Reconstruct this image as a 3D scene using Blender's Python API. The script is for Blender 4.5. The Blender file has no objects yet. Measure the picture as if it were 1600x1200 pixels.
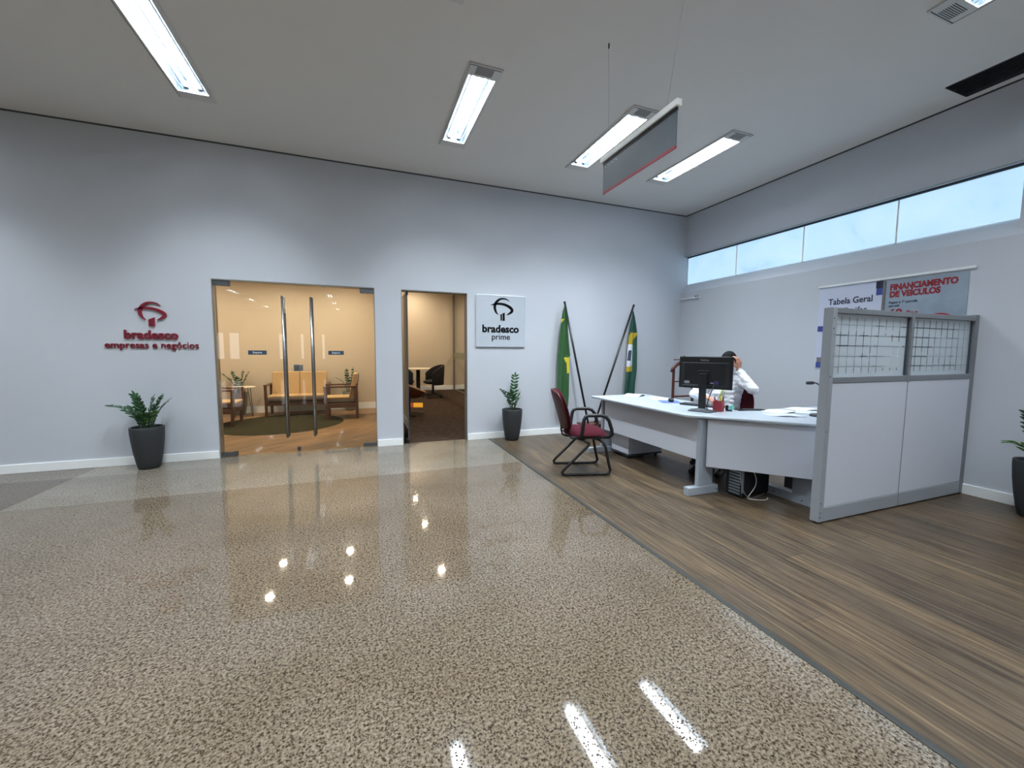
import bpy, bmesh, math, random
from mathutils import Vector, Matrix, noise

scene = bpy.context.scene
COL = scene.collection
PI = math.pi

# ------------------------------------------------------------------ camera
cam_d = bpy.data.cameras.new('camera')
cam = bpy.data.objects.new('camera', cam_d)
COL.objects.link(cam)
scene.camera = cam
cam_d.sensor_fit = 'HORIZONTAL'
cam_d.sensor_width = 36.0
cam_d.lens = 628.3 * 36.0 / 1600.0
cam_d.clip_start = 0.02
cam_d.clip_end = 100
EYE = 1.32
yaw, pitch, roll = math.radians(20.549), math.radians(-4.742), math.radians(0.376)
F = Vector((math.sin(yaw) * math.cos(pitch), math.cos(yaw) * math.cos(pitch), math.sin(pitch)))
rr = F.cross(Vector((0, 0, 1))).normalized()
uu = rr.cross(F)
c_, s_ = math.cos(roll), math.sin(roll)
R2 = rr * c_ + uu * s_
U2 = -rr * s_ + uu * c_
cam.matrix_world = Matrix(((R2.x, U2.x, -F.x, 0), (R2.y, U2.y, -F.y, 0), (R2.z, U2.z, -F.z, EYE), (0, 0, 0, 1)))

# ------------------------------------------------------------------ world, exposure
world = bpy.data.worlds.new('world')
scene.world = world
world.use_nodes = True
world.node_tree.nodes['Background'].inputs[0].default_value = (0.62, 0.80, 1.0, 1)
world.node_tree.nodes['Background'].inputs[1].default_value = 1.0
scene.view_settings.view_transform = 'Standard'
scene.view_settings.look = 'None'
scene.view_settings.gamma = 1.0
scene.view_settings.use_curve_mapping = False
scene.view_settings.exposure = 0.0
TUBE_POWER = 84.0        # watts of each ceiling fixture
SPOT_POWER = 17.5        # watts of each warm downlight
WINDOW_GLOW = 1.0
TUBE_COL = (0.86, 0.95, 1.0)
WARM = (1.0, 0.86, 0.66)

# ------------------------------------------------------------------ dimensions
YB = 5.705      # face of the back wall
ZC = 3.677      # ceiling height
XU = 5.364      # face of the right wall above the window
XL = 5.315      # face of the right wall below the window
XS = 1.755      # edge between granite and wood

# ------------------------------------------------------------------ materials
def new_mat(name):
    m = bpy.data.materials.new(name)
    m.use_nodes = True
    nt = m.node_tree
    b = nt.nodes['Principled BSDF']
    return m, nt, b

def rgb(r, g, b):
    def f(c):
        c = c / 255.0
        return c / 12.92 if c <= 0.04045 else ((c + 0.055) / 1.055) ** 2.4
    return (f(r), f(g), f(b), 1)

def simple(name, col, rough=0.5, metal=0.0, spec=0.5, vary=0.06, scale=30, bump=0.0, bscale=200, coat=0.0):
    m, nt, b = new_mat(name)
    tc = nt.nodes.new('ShaderNodeTexCoord')
    n = nt.nodes.new('ShaderNodeTexNoise')
    n.inputs['Scale'].default_value = scale
    n.inputs['Detail'].default_value = 4
    nt.links.new(tc.outputs['Object'], n.inputs['Vector'])
    mx = nt.nodes.new('ShaderNodeMix')
    mx.data_type = 'RGBA'
    nt.links.new(n.outputs['Fac'], mx.inputs['Factor'])
    mx.inputs['A'].default_value = tuple(min(1, c * (1 - vary)) for c in col[:3]) + (1,)
    mx.inputs['B'].default_value = tuple(min(1, c * (1 + vary)) for c in col[:3]) + (1,)
    nt.links.new(mx.outputs['Result'], b.inputs['Base Color'])
    b.inputs['Roughness'].default_value = rough
    b.inputs['Metallic'].default_value = metal
    b.inputs['Specular IOR Level'].default_value = spec
    b.inputs['Coat Weight'].default_value = coat
    if bump:
        n2 = nt.nodes.new('ShaderNodeTexNoise')
        n2.inputs['Scale'].default_value = bscale
        n2.inputs['Detail'].default_value = 3
        nt.links.new(tc.outputs['Object'], n2.inputs['Vector'])
        bp = nt.nodes.new('ShaderNodeBump')
        bp.inputs['Strength'].default_value = bump
        bp.inputs['Distance'].default_value = 0.01
        nt.links.new(n2.outputs['Fac'], bp.inputs['Height'])
        nt.links.new(bp.outputs['Normal'], b.inputs['Normal'])
    return m

def emit(name, col, strength):
    m, nt, b = new_mat(name)
    b.inputs['Base Color'].default_value = (0.8, 0.8, 0.8, 1)
    b.inputs['Emission Color'].default_value = tuple(col[:3]) + (1,)
    b.inputs['Emission Strength'].default_value = strength
    return m

M = {}
M['wall'] = simple('grey wall paint', (0.545, 0.575, 0.635, 1), 0.62, vary=0.02, scale=3, bump=0.08, bscale=120)
M['ceiling'] = simple('ceiling paint', (0.74, 0.735, 0.72, 1), 0.8, vary=0.012, scale=2)
M['wall_beige'] = simple('beige wall paint', (0.60, 0.50, 0.38, 1), 0.7, vary=0.02, scale=4)
M['baseboard'] = simple('white baseboard', (0.90, 0.92, 0.93, 1), 0.35, vary=0.02)
M['white'] = simple('white plastic', (0.80, 0.82, 0.84, 1), 0.4, vary=0.02)
M['lamp_trim'] = simple('lamp trim', (0.62, 0.63, 0.62, 1), 0.4, vary=0.02)
M['lamp_reflector'] = simple('lamp reflector', (0.20, 0.25, 0.31, 1), 0.25, metal=0.7, vary=0.25, scale=60)
M['lamp_line'] = simple('lamp holder grey', (0.05, 0.055, 0.06, 1), 0.5, vary=0.05)
M['black_metal'] = simple('black metal', (0.012, 0.012, 0.014, 1), 0.35, vary=0.1)
M['black_plastic'] = simple('black plastic', (0.010, 0.012, 0.016, 1), 0.5, vary=0.1)
M['black_fabric'] = simple('black fabric', (0.012, 0.011, 0.011, 1), 0.9, vary=0.2, scale=150)
M['chrome'] = simple('brushed steel', (0.42, 0.43, 0.45, 1), 0.3, metal=1.0, vary=0.08, scale=90)
M['dark_steel'] = simple('dark patch fitting steel', (0.26, 0.28, 0.31, 1), 0.22, metal=1.0, vary=0.1)
M['aluminium'] = simple('partition frame grey', (0.20, 0.215, 0.24, 1), 0.45, metal=0.1, vary=0.04)
M['kick'] = simple('partition kick plate grey', (0.33, 0.36, 0.40, 1), 0.4, metal=0.1, vary=0.03)
M['panel_grey'] = simple('light grey laminate', (0.60, 0.635, 0.72, 1), 0.5, vary=0.03, scale=160)
M['desk_top'] = simple('pale desk laminate', (0.42, 0.475, 0.54, 1), 0.32, vary=0.02, scale=60)
M['desk_leg'] = simple('desk leg grey', (0.36, 0.40, 0.46, 1), 0.4, vary=0.03)
M['dark_grey'] = simple('dark grey plastic', (0.05, 0.06, 0.075, 1), 0.5, vary=0.05)
M['maroon'] = simple('maroon upholstery', (0.062, 0.005, 0.014, 1), 0.9, vary=0.3, scale=300, bump=0.3, bscale=500, spec=0.2)
M['pot'] = simple('charcoal pot', (0.030, 0.033, 0.038, 1), 0.62, vary=0.15, scale=60, bump=0.15, bscale=300)
M['soil'] = simple('potting soil', (0.02, 0.014, 0.010, 1), 0.95, vary=0.5, scale=90, bump=0.6, bscale=90)
M['leaf'] = simple('waxy leaf', (0.018, 0.075, 0.022, 1), 0.28, vary=0.5, scale=14)
M['leaf_light'] = simple('young leaf', (0.06, 0.16, 0.03, 1), 0.3, vary=0.4, scale=14)
M['stem'] = simple('plant stem', (0.03, 0.065, 0.025, 1), 0.5, vary=0.2)
M['sign_red'] = simple('sign red', (0.20, 0.010, 0.028, 1), 0.4, vary=0.05)
M['sign_black'] = simple('sign black', (0.003, 0.004, 0.006, 1), 0.7, spec=0.1, vary=0.05)
M['label_blue'] = simple('door label blue', (0.045, 0.075, 0.12, 1), 0.4, vary=0.03)
M['label_text'] = simple('door label text', (0.75, 0.8, 0.85, 1), 0.5, vary=0.01)
M['hang_panel'] = simple('hanging sign panel', (0.085, 0.105, 0.125, 1), 0.45, vary=0.25, scale=3.5)
M['hang_red'] = simple('hanging sign red stripe', (0.28, 0.02, 0.035, 1), 0.4, vary=0.05)
M['walnut'] = simple('walnut wood', (0.11, 0.045, 0.022, 1), 0.42, vary=0.3, scale=9)
M['brown_wood'] = simple('red brown wood', (0.085, 0.022, 0.014, 1), 0.4, vary=0.25, scale=12)
M['cushion'] = simple('sand coloured upholstery', (0.50, 0.33, 0.16, 1), 0.9, vary=0.08, scale=200, bump=0.2, bscale=400, spec=0.2)
M['cushion_side'] = simple('taupe upholstery', (0.16, 0.125, 0.10, 1), 0.9, vary=0.08, scale=200, spec=0.2)
M['rug'] = simple('olive rug', (0.040, 0.036, 0.016, 1), 0.95, vary=0.25, scale=200, bump=0.6, bscale=300, spec=0.1)
M['grey_pot'] = simple('pale concrete pot', (0.20, 0.19, 0.165, 1), 0.7, vary=0.1)
M['table_top'] = simple('light table top', (0.75, 0.66, 0.50, 1), 0.35, vary=0.03)
M['paper'] = simple('white paper', (0.80, 0.84, 0.90, 1), 0.7, vary=0.02)
M['paper_grey'] = simple('printed paper', (0.52, 0.56, 0.64, 1), 0.7, vary=0.06, scale=60)
M['folder_blue'] = simple('blue mouse pad', (0.10, 0.16, 0.38, 1), 0.6, vary=0.05)
M['red_cup'] = simple('red mesh', (0.42, 0.05, 0.07, 1), 0.4, vary=0.2, scale=200)
M['mint'] = simple('mint plastic', (0.20, 0.62, 0.55, 1), 0.35, vary=0.05)
M['yellow'] = simple('yellow highlighter', (0.75, 0.62, 0.05, 1), 0.4, vary=0.02)
M['pen_blue'] = simple('pen blue', (0.05, 0.04, 0.16, 1), 0.4, vary=0.02)
M['cable_white'] = simple('white cable', (0.65, 0.63, 0.58, 1), 0.5, vary=0.02)
M['cable_black'] = simple('black cable', (0.02, 0.02, 0.022, 1), 0.5, vary=0.02)
M['silver'] = simple('silver bezel', (0.30, 0.33, 0.37, 1), 0.35, metal=0.5, vary=0.15, scale=120)
M['skin'] = simple('skin', (0.50, 0.245, 0.17, 1), 0.5, vary=0.08, scale=25, spec=0.35)
M['lips'] = simple('lips', (0.36, 0.12, 0.10, 1), 0.45, vary=0.03)
M['hair'] = simple('dark hair', (0.004, 0.005, 0.005, 1), 0.7, spec=0.15, vary=0.4, scale=120, bump=0.3, bscale=220)
M['eye'] = simple('eye white', (0.75, 0.72, 0.70, 1), 0.2, vary=0.01)
M['shirt'] = simple('white shirt cloth', (0.72, 0.73, 0.78, 1), 0.85, vary=0.04, scale=16, bump=0.5, bscale=14)
M['trousers'] = simple('dark trousers', (0.02, 0.022, 0.03, 1), 0.85, vary=0.1)
M['shoe'] = simple('black leather', (0.012, 0.010, 0.010, 1), 0.35, vary=0.1)
M['lanyard'] = simple('lime cloth', (0.55, 0.65, 0.25, 1), 0.7, vary=0.05)
M['tan_leather'] = simple('tan leather', (0.16, 0.050, 0.018, 1), 0.4, vary=0.15, scale=20)
M['shell_rim'] = simple('pale bentwood', (0.48, 0.27, 0.15, 1), 0.4, vary=0.1)
M['carpet_yellow'] = simple('yellow carpet tile', (0.80, 0.40, 0.01, 1), 0.9, vary=0.08, scale=120)
M['carpet_red'] = simple('red carpet tile', (0.30, 0.035, 0.008, 1), 0.9, vary=0.08, scale=120)
M['navy'] = simple('poster navy', (0.006, 0.010, 0.035, 1), 0.5, vary=0.03)
M['blue'] = simple('poster blue', (0.035, 0.06, 0.26, 1), 0.5, vary=0.03)
M['taupe'] = simple('poster taupe', (0.16, 0.15, 0.15, 1), 0.5, vary=0.03)
M['ink'] = simple('poster ink', (0.02, 0.025, 0.06, 1), 0.5, vary=0.03)
M['poster_red'] = simple('poster red', (0.27, 0.008, 0.018, 1), 0.5, vary=0.05)
M['poster_white'] = simple('poster white', (0.56, 0.60, 0.74, 1), 0.45, vary=0.04, scale=6)
M['poster_sky'] = simple('poster sky print', (0.27, 0.33, 0.40, 1), 0.4, vary=0.45, scale=4.5)
M['flag_green'] = simple('flag green cloth', (0.028, 0.105, 0.032, 1), 0.75, vary=0.15, scale=10)
M['flag_dark_green'] = simple('flag bottle green cloth', (0.010, 0.065, 0.048, 1), 0.75, vary=0.15, scale=10)
M['flag_yellow'] = simple('flag yellow cloth', (0.70, 0.58, 0.02, 1), 0.75, vary=0.06)
M['flag_gold'] = simple('flag gold cloth', (0.45, 0.34, 0.015, 1), 0.75, vary=0.06)
M['flag_white'] = simple('flag white cloth', (0.68, 0.72, 0.82, 1), 0.75, vary=0.04)
M['vent_dark'] = simple('vent dark grey', (0.050, 0.055, 0.065, 1), 0.6, vary=0.1)
M['strip'] = simple('dark metal strip', (0.045, 0.048, 0.046, 1), 0.4, metal=0.3, vary=0.1)
M['screen_dark'] = simple('monitor screen', (0.02, 0.03, 0.05, 1), 0.15, vary=0.02)
M['badge_grey'] = simple('badge grey', (0.35, 0.37, 0.42, 1), 0.5, vary=0.1, scale=80)
M['grid_dark'] = simple('printed lines dark', (0.035, 0.045, 0.08, 1), 0.6, vary=0.02)
M['grid_grey'] = simple('printed lines grey', (0.24, 0.28, 0.34, 1), 0.6, vary=0.02)
M['tube'] = emit('fluorescent tube', (0.92, 0.97, 1.0), 40.0)
M['downlight'] = emit('downlight disc', (1.0, 0.84, 0.58), 22.0)

# brushed steel sign plate with a vertical sheen
m, nt, b = new_mat('brushed sign plate')
tc = nt.nodes.new('ShaderNodeTexCoord'); mp = nt.nodes.new('ShaderNodeMapping')
mp.inputs['Scale'].default_value = (3, 1, 260)
n = nt.nodes.new('ShaderNodeTexNoise'); n.inputs['Scale'].default_value = 3
nt.links.new(tc.outputs['Object'], mp.inputs['Vector']); nt.links.new(mp.outputs['Vector'], n.inputs['Vector'])
cr = nt.nodes.new('ShaderNodeValToRGB')
cr.color_ramp.elements[0].color = (0.56, 0.62, 0.70, 1); cr.color_ramp.elements[1].color = (0.74, 0.80, 0.88, 1)
nt.links.new(n.outputs['Fac'], cr.inputs['Fac']); nt.links.new(cr.outputs['Color'], b.inputs['Base Color'])
b.inputs['Metallic'].default_value = 0.35; b.inputs['Roughness'].default_value = 0.34
b.inputs['Anisotropic'].default_value = 0.6
M['plate'] = m

# granite floor
m, nt, b = new_mat('speckled granite')
L = nt.links.new
tc = nt.nodes.new('ShaderNodeTexCoord')
def tex(kind, scale, **k):
    t = nt.nodes.new(kind); t.inputs['Scale'].default_value = scale
    for a, v in k.items():
        if a in t.inputs: t.inputs[a].default_value = v
    L(tc.outputs['Object'], t.inputs['Vector']); return t
def ramp(src, stops):
    r = nt.nodes.new('ShaderNodeValToRGB'); e = r.color_ramp.elements
    while len(e) < len(stops): e.new(0.5)
    for i, (p, c) in enumerate(stops): e[i].position = p; e[i].color = c
    L(src, r.inputs['Fac']); return r
def mix(a, b_, f, mode='MIX'):
    x = nt.nodes.new('ShaderNodeMix'); x.data_type = 'RGBA'; x.blend_type = mode
    for s, i in ((a, 'A'), (b_, 'B'), (f, 'Factor')):
        if hasattr(s, 'links'): L(s, x.inputs[i])
        else: x.inputs[i].default_value = s
    return x.outputs['Result']
def math_(op, a, b_=0.0):
    x = nt.nodes.new('ShaderNodeMath'); x.operation = op
    for i, s in enumerate((a, b_)):
        if hasattr(s, 'links'): L(s, x.inputs[i])
        else: x.inputs[i].default_value = s
    return x.outputs[0]
n1 = tex('ShaderNodeTexNoise', 92, Detail=3.0, Roughness=0.6)
n2 = tex('ShaderNodeTexNoise', 70, Detail=1.5, Roughness=0.5)
n3 = tex('ShaderNodeTexNoise', 1.3, Detail=3.0)
v1 = tex('ShaderNodeTexVoronoi', 95)
base = ramp(n1.outputs['Fac'], [(0.35, (0.042, 0.028, 0.018, 1)), (0.43, (0.118, 0.089, 0.061, 1)), (0.52, (0.162, 0.129, 0.094, 1)), (0.66, (0.222, 0.186, 0.145, 1))])
dark = ramp(n2.outputs['Fac'], [(0.35, (0.25, 0.20, 0.16, 1)), (0.42, (1, 1, 1, 1))])
fleck = ramp(v1.outputs['Distance'], [(0.24, (0.16, 0.12, 0.09, 1)), (0.42, (1, 1, 1, 1))])
msk = ramp(tex('ShaderNodeTexNoise', 52, Detail=1.0).outputs['Fac'], [(0.40, (0, 0, 0, 1)), (0.50, (1, 1, 1, 1))])
col = mix(base.outputs['Color'], dark.outputs['Color'], 0.75, 'MULTIPLY')
col = mix(col, mix(col, fleck.outputs['Color'], 1.0, 'MULTIPLY'), msk.outputs['Color'])
big = ramp(n3.outputs['Fac'], [(0.3, (0.84, 0.82, 0.76, 1)), (0.5, (1.0, 1.0, 1.0, 1)), (0.7, (1.14, 1.15, 1.18, 1))])
col = mix(col, big.outputs['Color'], 1.0, 'MULTIPLY')
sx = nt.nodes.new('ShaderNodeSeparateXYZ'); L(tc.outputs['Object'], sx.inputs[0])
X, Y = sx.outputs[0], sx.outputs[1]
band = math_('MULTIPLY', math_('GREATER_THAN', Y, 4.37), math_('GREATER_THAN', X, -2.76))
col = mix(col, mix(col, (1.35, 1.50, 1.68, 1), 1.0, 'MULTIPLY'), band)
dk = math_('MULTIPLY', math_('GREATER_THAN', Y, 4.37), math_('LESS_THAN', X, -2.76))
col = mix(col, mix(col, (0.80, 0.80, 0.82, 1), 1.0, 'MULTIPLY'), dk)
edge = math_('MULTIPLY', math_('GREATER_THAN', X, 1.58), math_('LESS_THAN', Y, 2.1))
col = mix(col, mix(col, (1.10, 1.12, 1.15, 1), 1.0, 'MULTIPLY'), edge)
# thin joints between slabs
jx = math_('LESS_THAN', math_('PINGPONG', math_('ADD', X, 0.34), 0.60), 0.0022)
jy = math_('LESS_THAN', math_('PINGPONG', math_('SUBTRACT', Y, 4.37), 0.90), 0.0022)
j = math_('MAXIMUM', jx, jy)
col = mix(col, (0.33, 0.30, 0.25, 1), math_('MULTIPLY', j, 0.10))
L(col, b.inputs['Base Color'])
rg = ramp(n1.outputs['Fac'], [(0.38, (0.11, 0.11, 0.11, 1)), (0.46, (0.035, 0.035, 0.035, 1))])
L(rg.outputs['Color'], b.inputs['Roughness'])
fk = mix((1, 1, 1, 1), fleck.outputs['Color'], msk.outputs['Color'])
sr = ramp(fk, [(0.5, (0.05, 0.05, 0.05, 1)), (0.95, (0.55, 0.55, 0.55, 1))])
L(sr.outputs['Color'], b.inputs['Specular IOR Level'])
rr_ = ramp(fk, [(0.5, (0.40, 0.40, 0.40, 1)), (0.95, (0.03, 0.03, 0.03, 1))])
L(rr_.outputs['Color'], b.inputs['Roughness'])
bp = nt.nodes.new('ShaderNodeBump'); bp.inputs['Strength'].default_value = 0.015; bp.inputs['Distance'].default_value = 0.002
L(n1.outputs['Fac'], bp.inputs['Height']); L(bp.outputs['Normal'], b.inputs['Normal'])
M['granite'] = m

def wood_floor(name, tint, plank=0.18, length=1.25, along='Y', rough=0.38, rot=0.0):
    global nt, L, tc
    m, nt, b = new_mat(name)
    L = nt.links.new
    tc = nt.nodes.new('ShaderNodeTexCoord')
    mp = nt.nodes.new('ShaderNodeMapping')
    mp.inputs['Rotation'].default_value = (0, 0, (PI / 2 if along == 'Y' else 0) + rot)
    L(tc.outputs['Object'], mp.inputs['Vector'])
    br = nt.nodes.new('ShaderNodeTexBrick')
    br.offset = 0.37; br.offset_frequency = 2
    br.inputs['Scale'].default_value = 1.0
    br.inputs['Brick Width'].default_value = length
    br.inputs['Row Height'].default_value = plank
    br.inputs['Mortar Size'].default_value = 0.0012
    br.inputs['Mortar Smooth'].default_value = 0.3
    br.inputs['Color1'].default_value = (0.78, 0.78, 0.79, 1)
    br.inputs['Color2'].default_value = (1.18, 1.14, 1.06, 1)
    br.inputs['Mortar'].default_value = (0.30, 0.28, 0.26, 1)
    L(mp.outputs['Vector'], br.inputs['Vector'])
    # every plank gets its own stretch of grain: row index shifts the coordinate
    sp = nt.nodes.new('ShaderNodeSeparateXYZ'); L(mp.outputs['Vector'], sp.inputs[0])
    row = math_('FLOOR', math_('DIVIDE', sp.outputs[1], plank))
    sh = math_('MULTIPLY', row, 7.31)
    cb = nt.nodes.new('ShaderNodeCombineXYZ')
    L(math_('ADD', sp.outputs[0], sh), cb.inputs[0]); L(sp.outputs[1], cb.inputs[1]); L(math_('MULTIPLY', row, 3.7), cb.inputs[2])
    m2 = nt.nodes.new('ShaderNodeMapping'); m2.inputs['Scale'].default_value = (1.9, 38, 1); L(cb.outputs[0], m2.inputs['Vector'])
    g = nt.nodes.new('ShaderNodeTexNoise'); g.inputs['Scale'].default_value = 1.3; g.inputs['Detail'].default_value = 6; g.inputs['Roughness'].default_value = 0.62
    L(m2.outputs['Vector'], g.inputs['Vector'])
    m3 = nt.nodes.new('ShaderNodeMapping'); m3.inputs['Scale'].default_value = (0.7, 5.5, 1); L(cb.outputs[0], m3.inputs['Vector'])
    g2 = nt.nodes.new('ShaderNodeTexNoise'); g2.inputs['Scale'].default_value = 1.4; g2.inputs['Detail'].default_value = 3; g2.inputs['Distortion'].default_value = 0.6
    L(m3.outputs['Vector'], g2.inputs['Vector'])
    t = tint
    r1 = ramp(g.outputs['Fac'], [(0.30, (t[0] * .30, t[1] * .27, t[2] * .25, 1)), (0.45, (t[0] * .82, t[1] * .80, t[2] * .78, 1)), (0.56, (t[0] * 1.12, t[1] * 1.12, t[2] * 1.10, 1)), (0.68, (t[0] * 1.65, t[1] * 1.68, t[2] * 1.62, 1))])
    r2 = ramp(g2.outputs['Fac'], [(0.33, (0.66, 0.66, 0.68, 1)), (0.5, (0.98, 0.98, 0.98, 1)), (0.68, (1.38, 1.32, 1.2, 1))])
    c = mix(r1.outputs['Color'], r2.outputs['Color'], 0.85, 'MULTIPLY')
    c = mix(c, br.outputs['Color'], 0.9, 'MULTIPLY')
    L(c, b.inputs['Base Color'])
    b.inputs['Roughness'].default_value = rough
    b.inputs['Specular IOR Level'].default_value = 0.4
    bp = nt.nodes.new('ShaderNodeBump'); bp.inputs['Strength'].default_value = 0.12; bp.inputs['Distance'].default_value = 0.002
    L(g.outputs['Fac'], bp.inputs['Height']); L(bp.outputs['Normal'], b.inputs['Normal'])
    return m
M['wood'] = wood_floor('grey brown plank floor', (0.091, 0.066, 0.043))
M['wood_lounge'] = wood_floor('honey plank floor', (0.26, 0.155, 0.078), plank=0.2, rough=0.42, rot=0.9)

# office carpet
m, nt, b = new_mat('brown carpet'); L = nt.links.new
tc = nt.nodes.new('ShaderNodeTexCoord')
n1 = tex('ShaderNodeTexNoise', 11, Detail=4.0, Roughness=0.7)
n2 = tex('ShaderNodeTexNoise', 180, Detail=2.0)
r = ramp(n1.outputs['Fac'], [(0.3, (0.026, 0.016, 0.011, 1)), (0.7, (0.075, 0.048, 0.033, 1))])
r2 = ramp(n2.outputs['Fac'], [(0.3, (0.5, 0.5, 0.5, 1)), (0.7, (1.4, 1.4, 1.4, 1))])
L(mix(r.outputs['Color'], r2.outputs['Color'], 1.0, 'MULTIPLY'), b.inputs['Base Color'])
b.inputs['Roughness'].default_value = 0.95; b.inputs['Specular IOR Level'].default_value = 0.1
M['carpet'] = m

# frosted sheet behind the clerestory, lit by the day outside
m, nt, b = new_mat('daylit frosted pane'); L = nt.links.new
tc = nt.nodes.new('ShaderNodeTexCoord')
n1 = tex('ShaderNodeTexNoise', 2.2, Detail=4.0, Roughness=0.6, Distortion=1.2)
r = ramp(n1.outputs['Fac'], [(0.28, (0.36, 0.58, 0.78, 1)), (0.42, (0.44, 0.69, 0.90, 1)), (0.7, (0.52, 0.76, 0.96, 1))])
L(r.outputs['Color'], b.inputs['Emission Color'])
b.inputs['Emission Strength'].default_value = WINDOW_GLOW
b.inputs['Base Color'].default_value = (0.25, 0.3, 0.34, 1)
b.inputs['Roughness'].default_value = 0.4
M['daylight'] = m
M['far_window'] = emit('far window daylight', (0.95, 0.97, 1.0), 3.0)

# clear glass: see-through with a Fresnel reflection
def glass(name, tint, refl=1.0):
    m = bpy.data.materials.new(name); m.use_nodes = True
    nt = m.node_tree
    for n in list(nt.nodes): nt.nodes.remove(n)
    o = nt.nodes.new('ShaderNodeOutputMaterial'); t = nt.nodes.new('ShaderNodeBsdfTransparent')
    g = nt.nodes.new('ShaderNodeBsdfGlossy'); g.inputs['Roughness'].default_value = 0.0
    fr = nt.nodes.new('ShaderNodeFresnel'); fr.inputs['IOR'].default_value = 1.5
    mu = nt.nodes.new('ShaderNodeMath'); mu.operation = 'MULTIPLY'; mu.inputs[1].default_value = refl
    mx = nt.nodes.new('ShaderNodeMixShader')
    t.inputs['Color'].default_value = tint
    nt.links.new(fr.outputs[0], mu.inputs[0]); nt.links.new(mu.outputs[0], mx.inputs[0])
    nt.links.new(t.outputs[0], mx.inputs[1]); nt.links.new(g.outputs[0], mx.inputs[2])
    nt.links.new(mx.outputs[0], o.inputs['Surface'])
    return m
M['glass'] = glass('clear door glass', (0.97, 0.985, 0.975, 1))
M['glass_soft'] = glass('clear partition glass', (0.95, 0.96, 0.95, 1), 0.3)
m, nt, b = new_mat('frosted glass film')
b.inputs['Base Color'].default_value = (0.30, 0.31, 0.22, 1); b.inputs['Roughness'].default_value = 0.5
b.inputs['Alpha'].default_value = 0.75
M['frost'] = m
# partition screen film: milky, see-through enough to sense the wall
m, nt, b = new_mat('milky screen film')
b.inputs['Base Color'].default_value = (0.58, 0.66, 0.72, 1); b.inputs['Roughness'].default_value = 0.3
b.inputs['Alpha'].default_value = 0.86
M['screen'] = m

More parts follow.
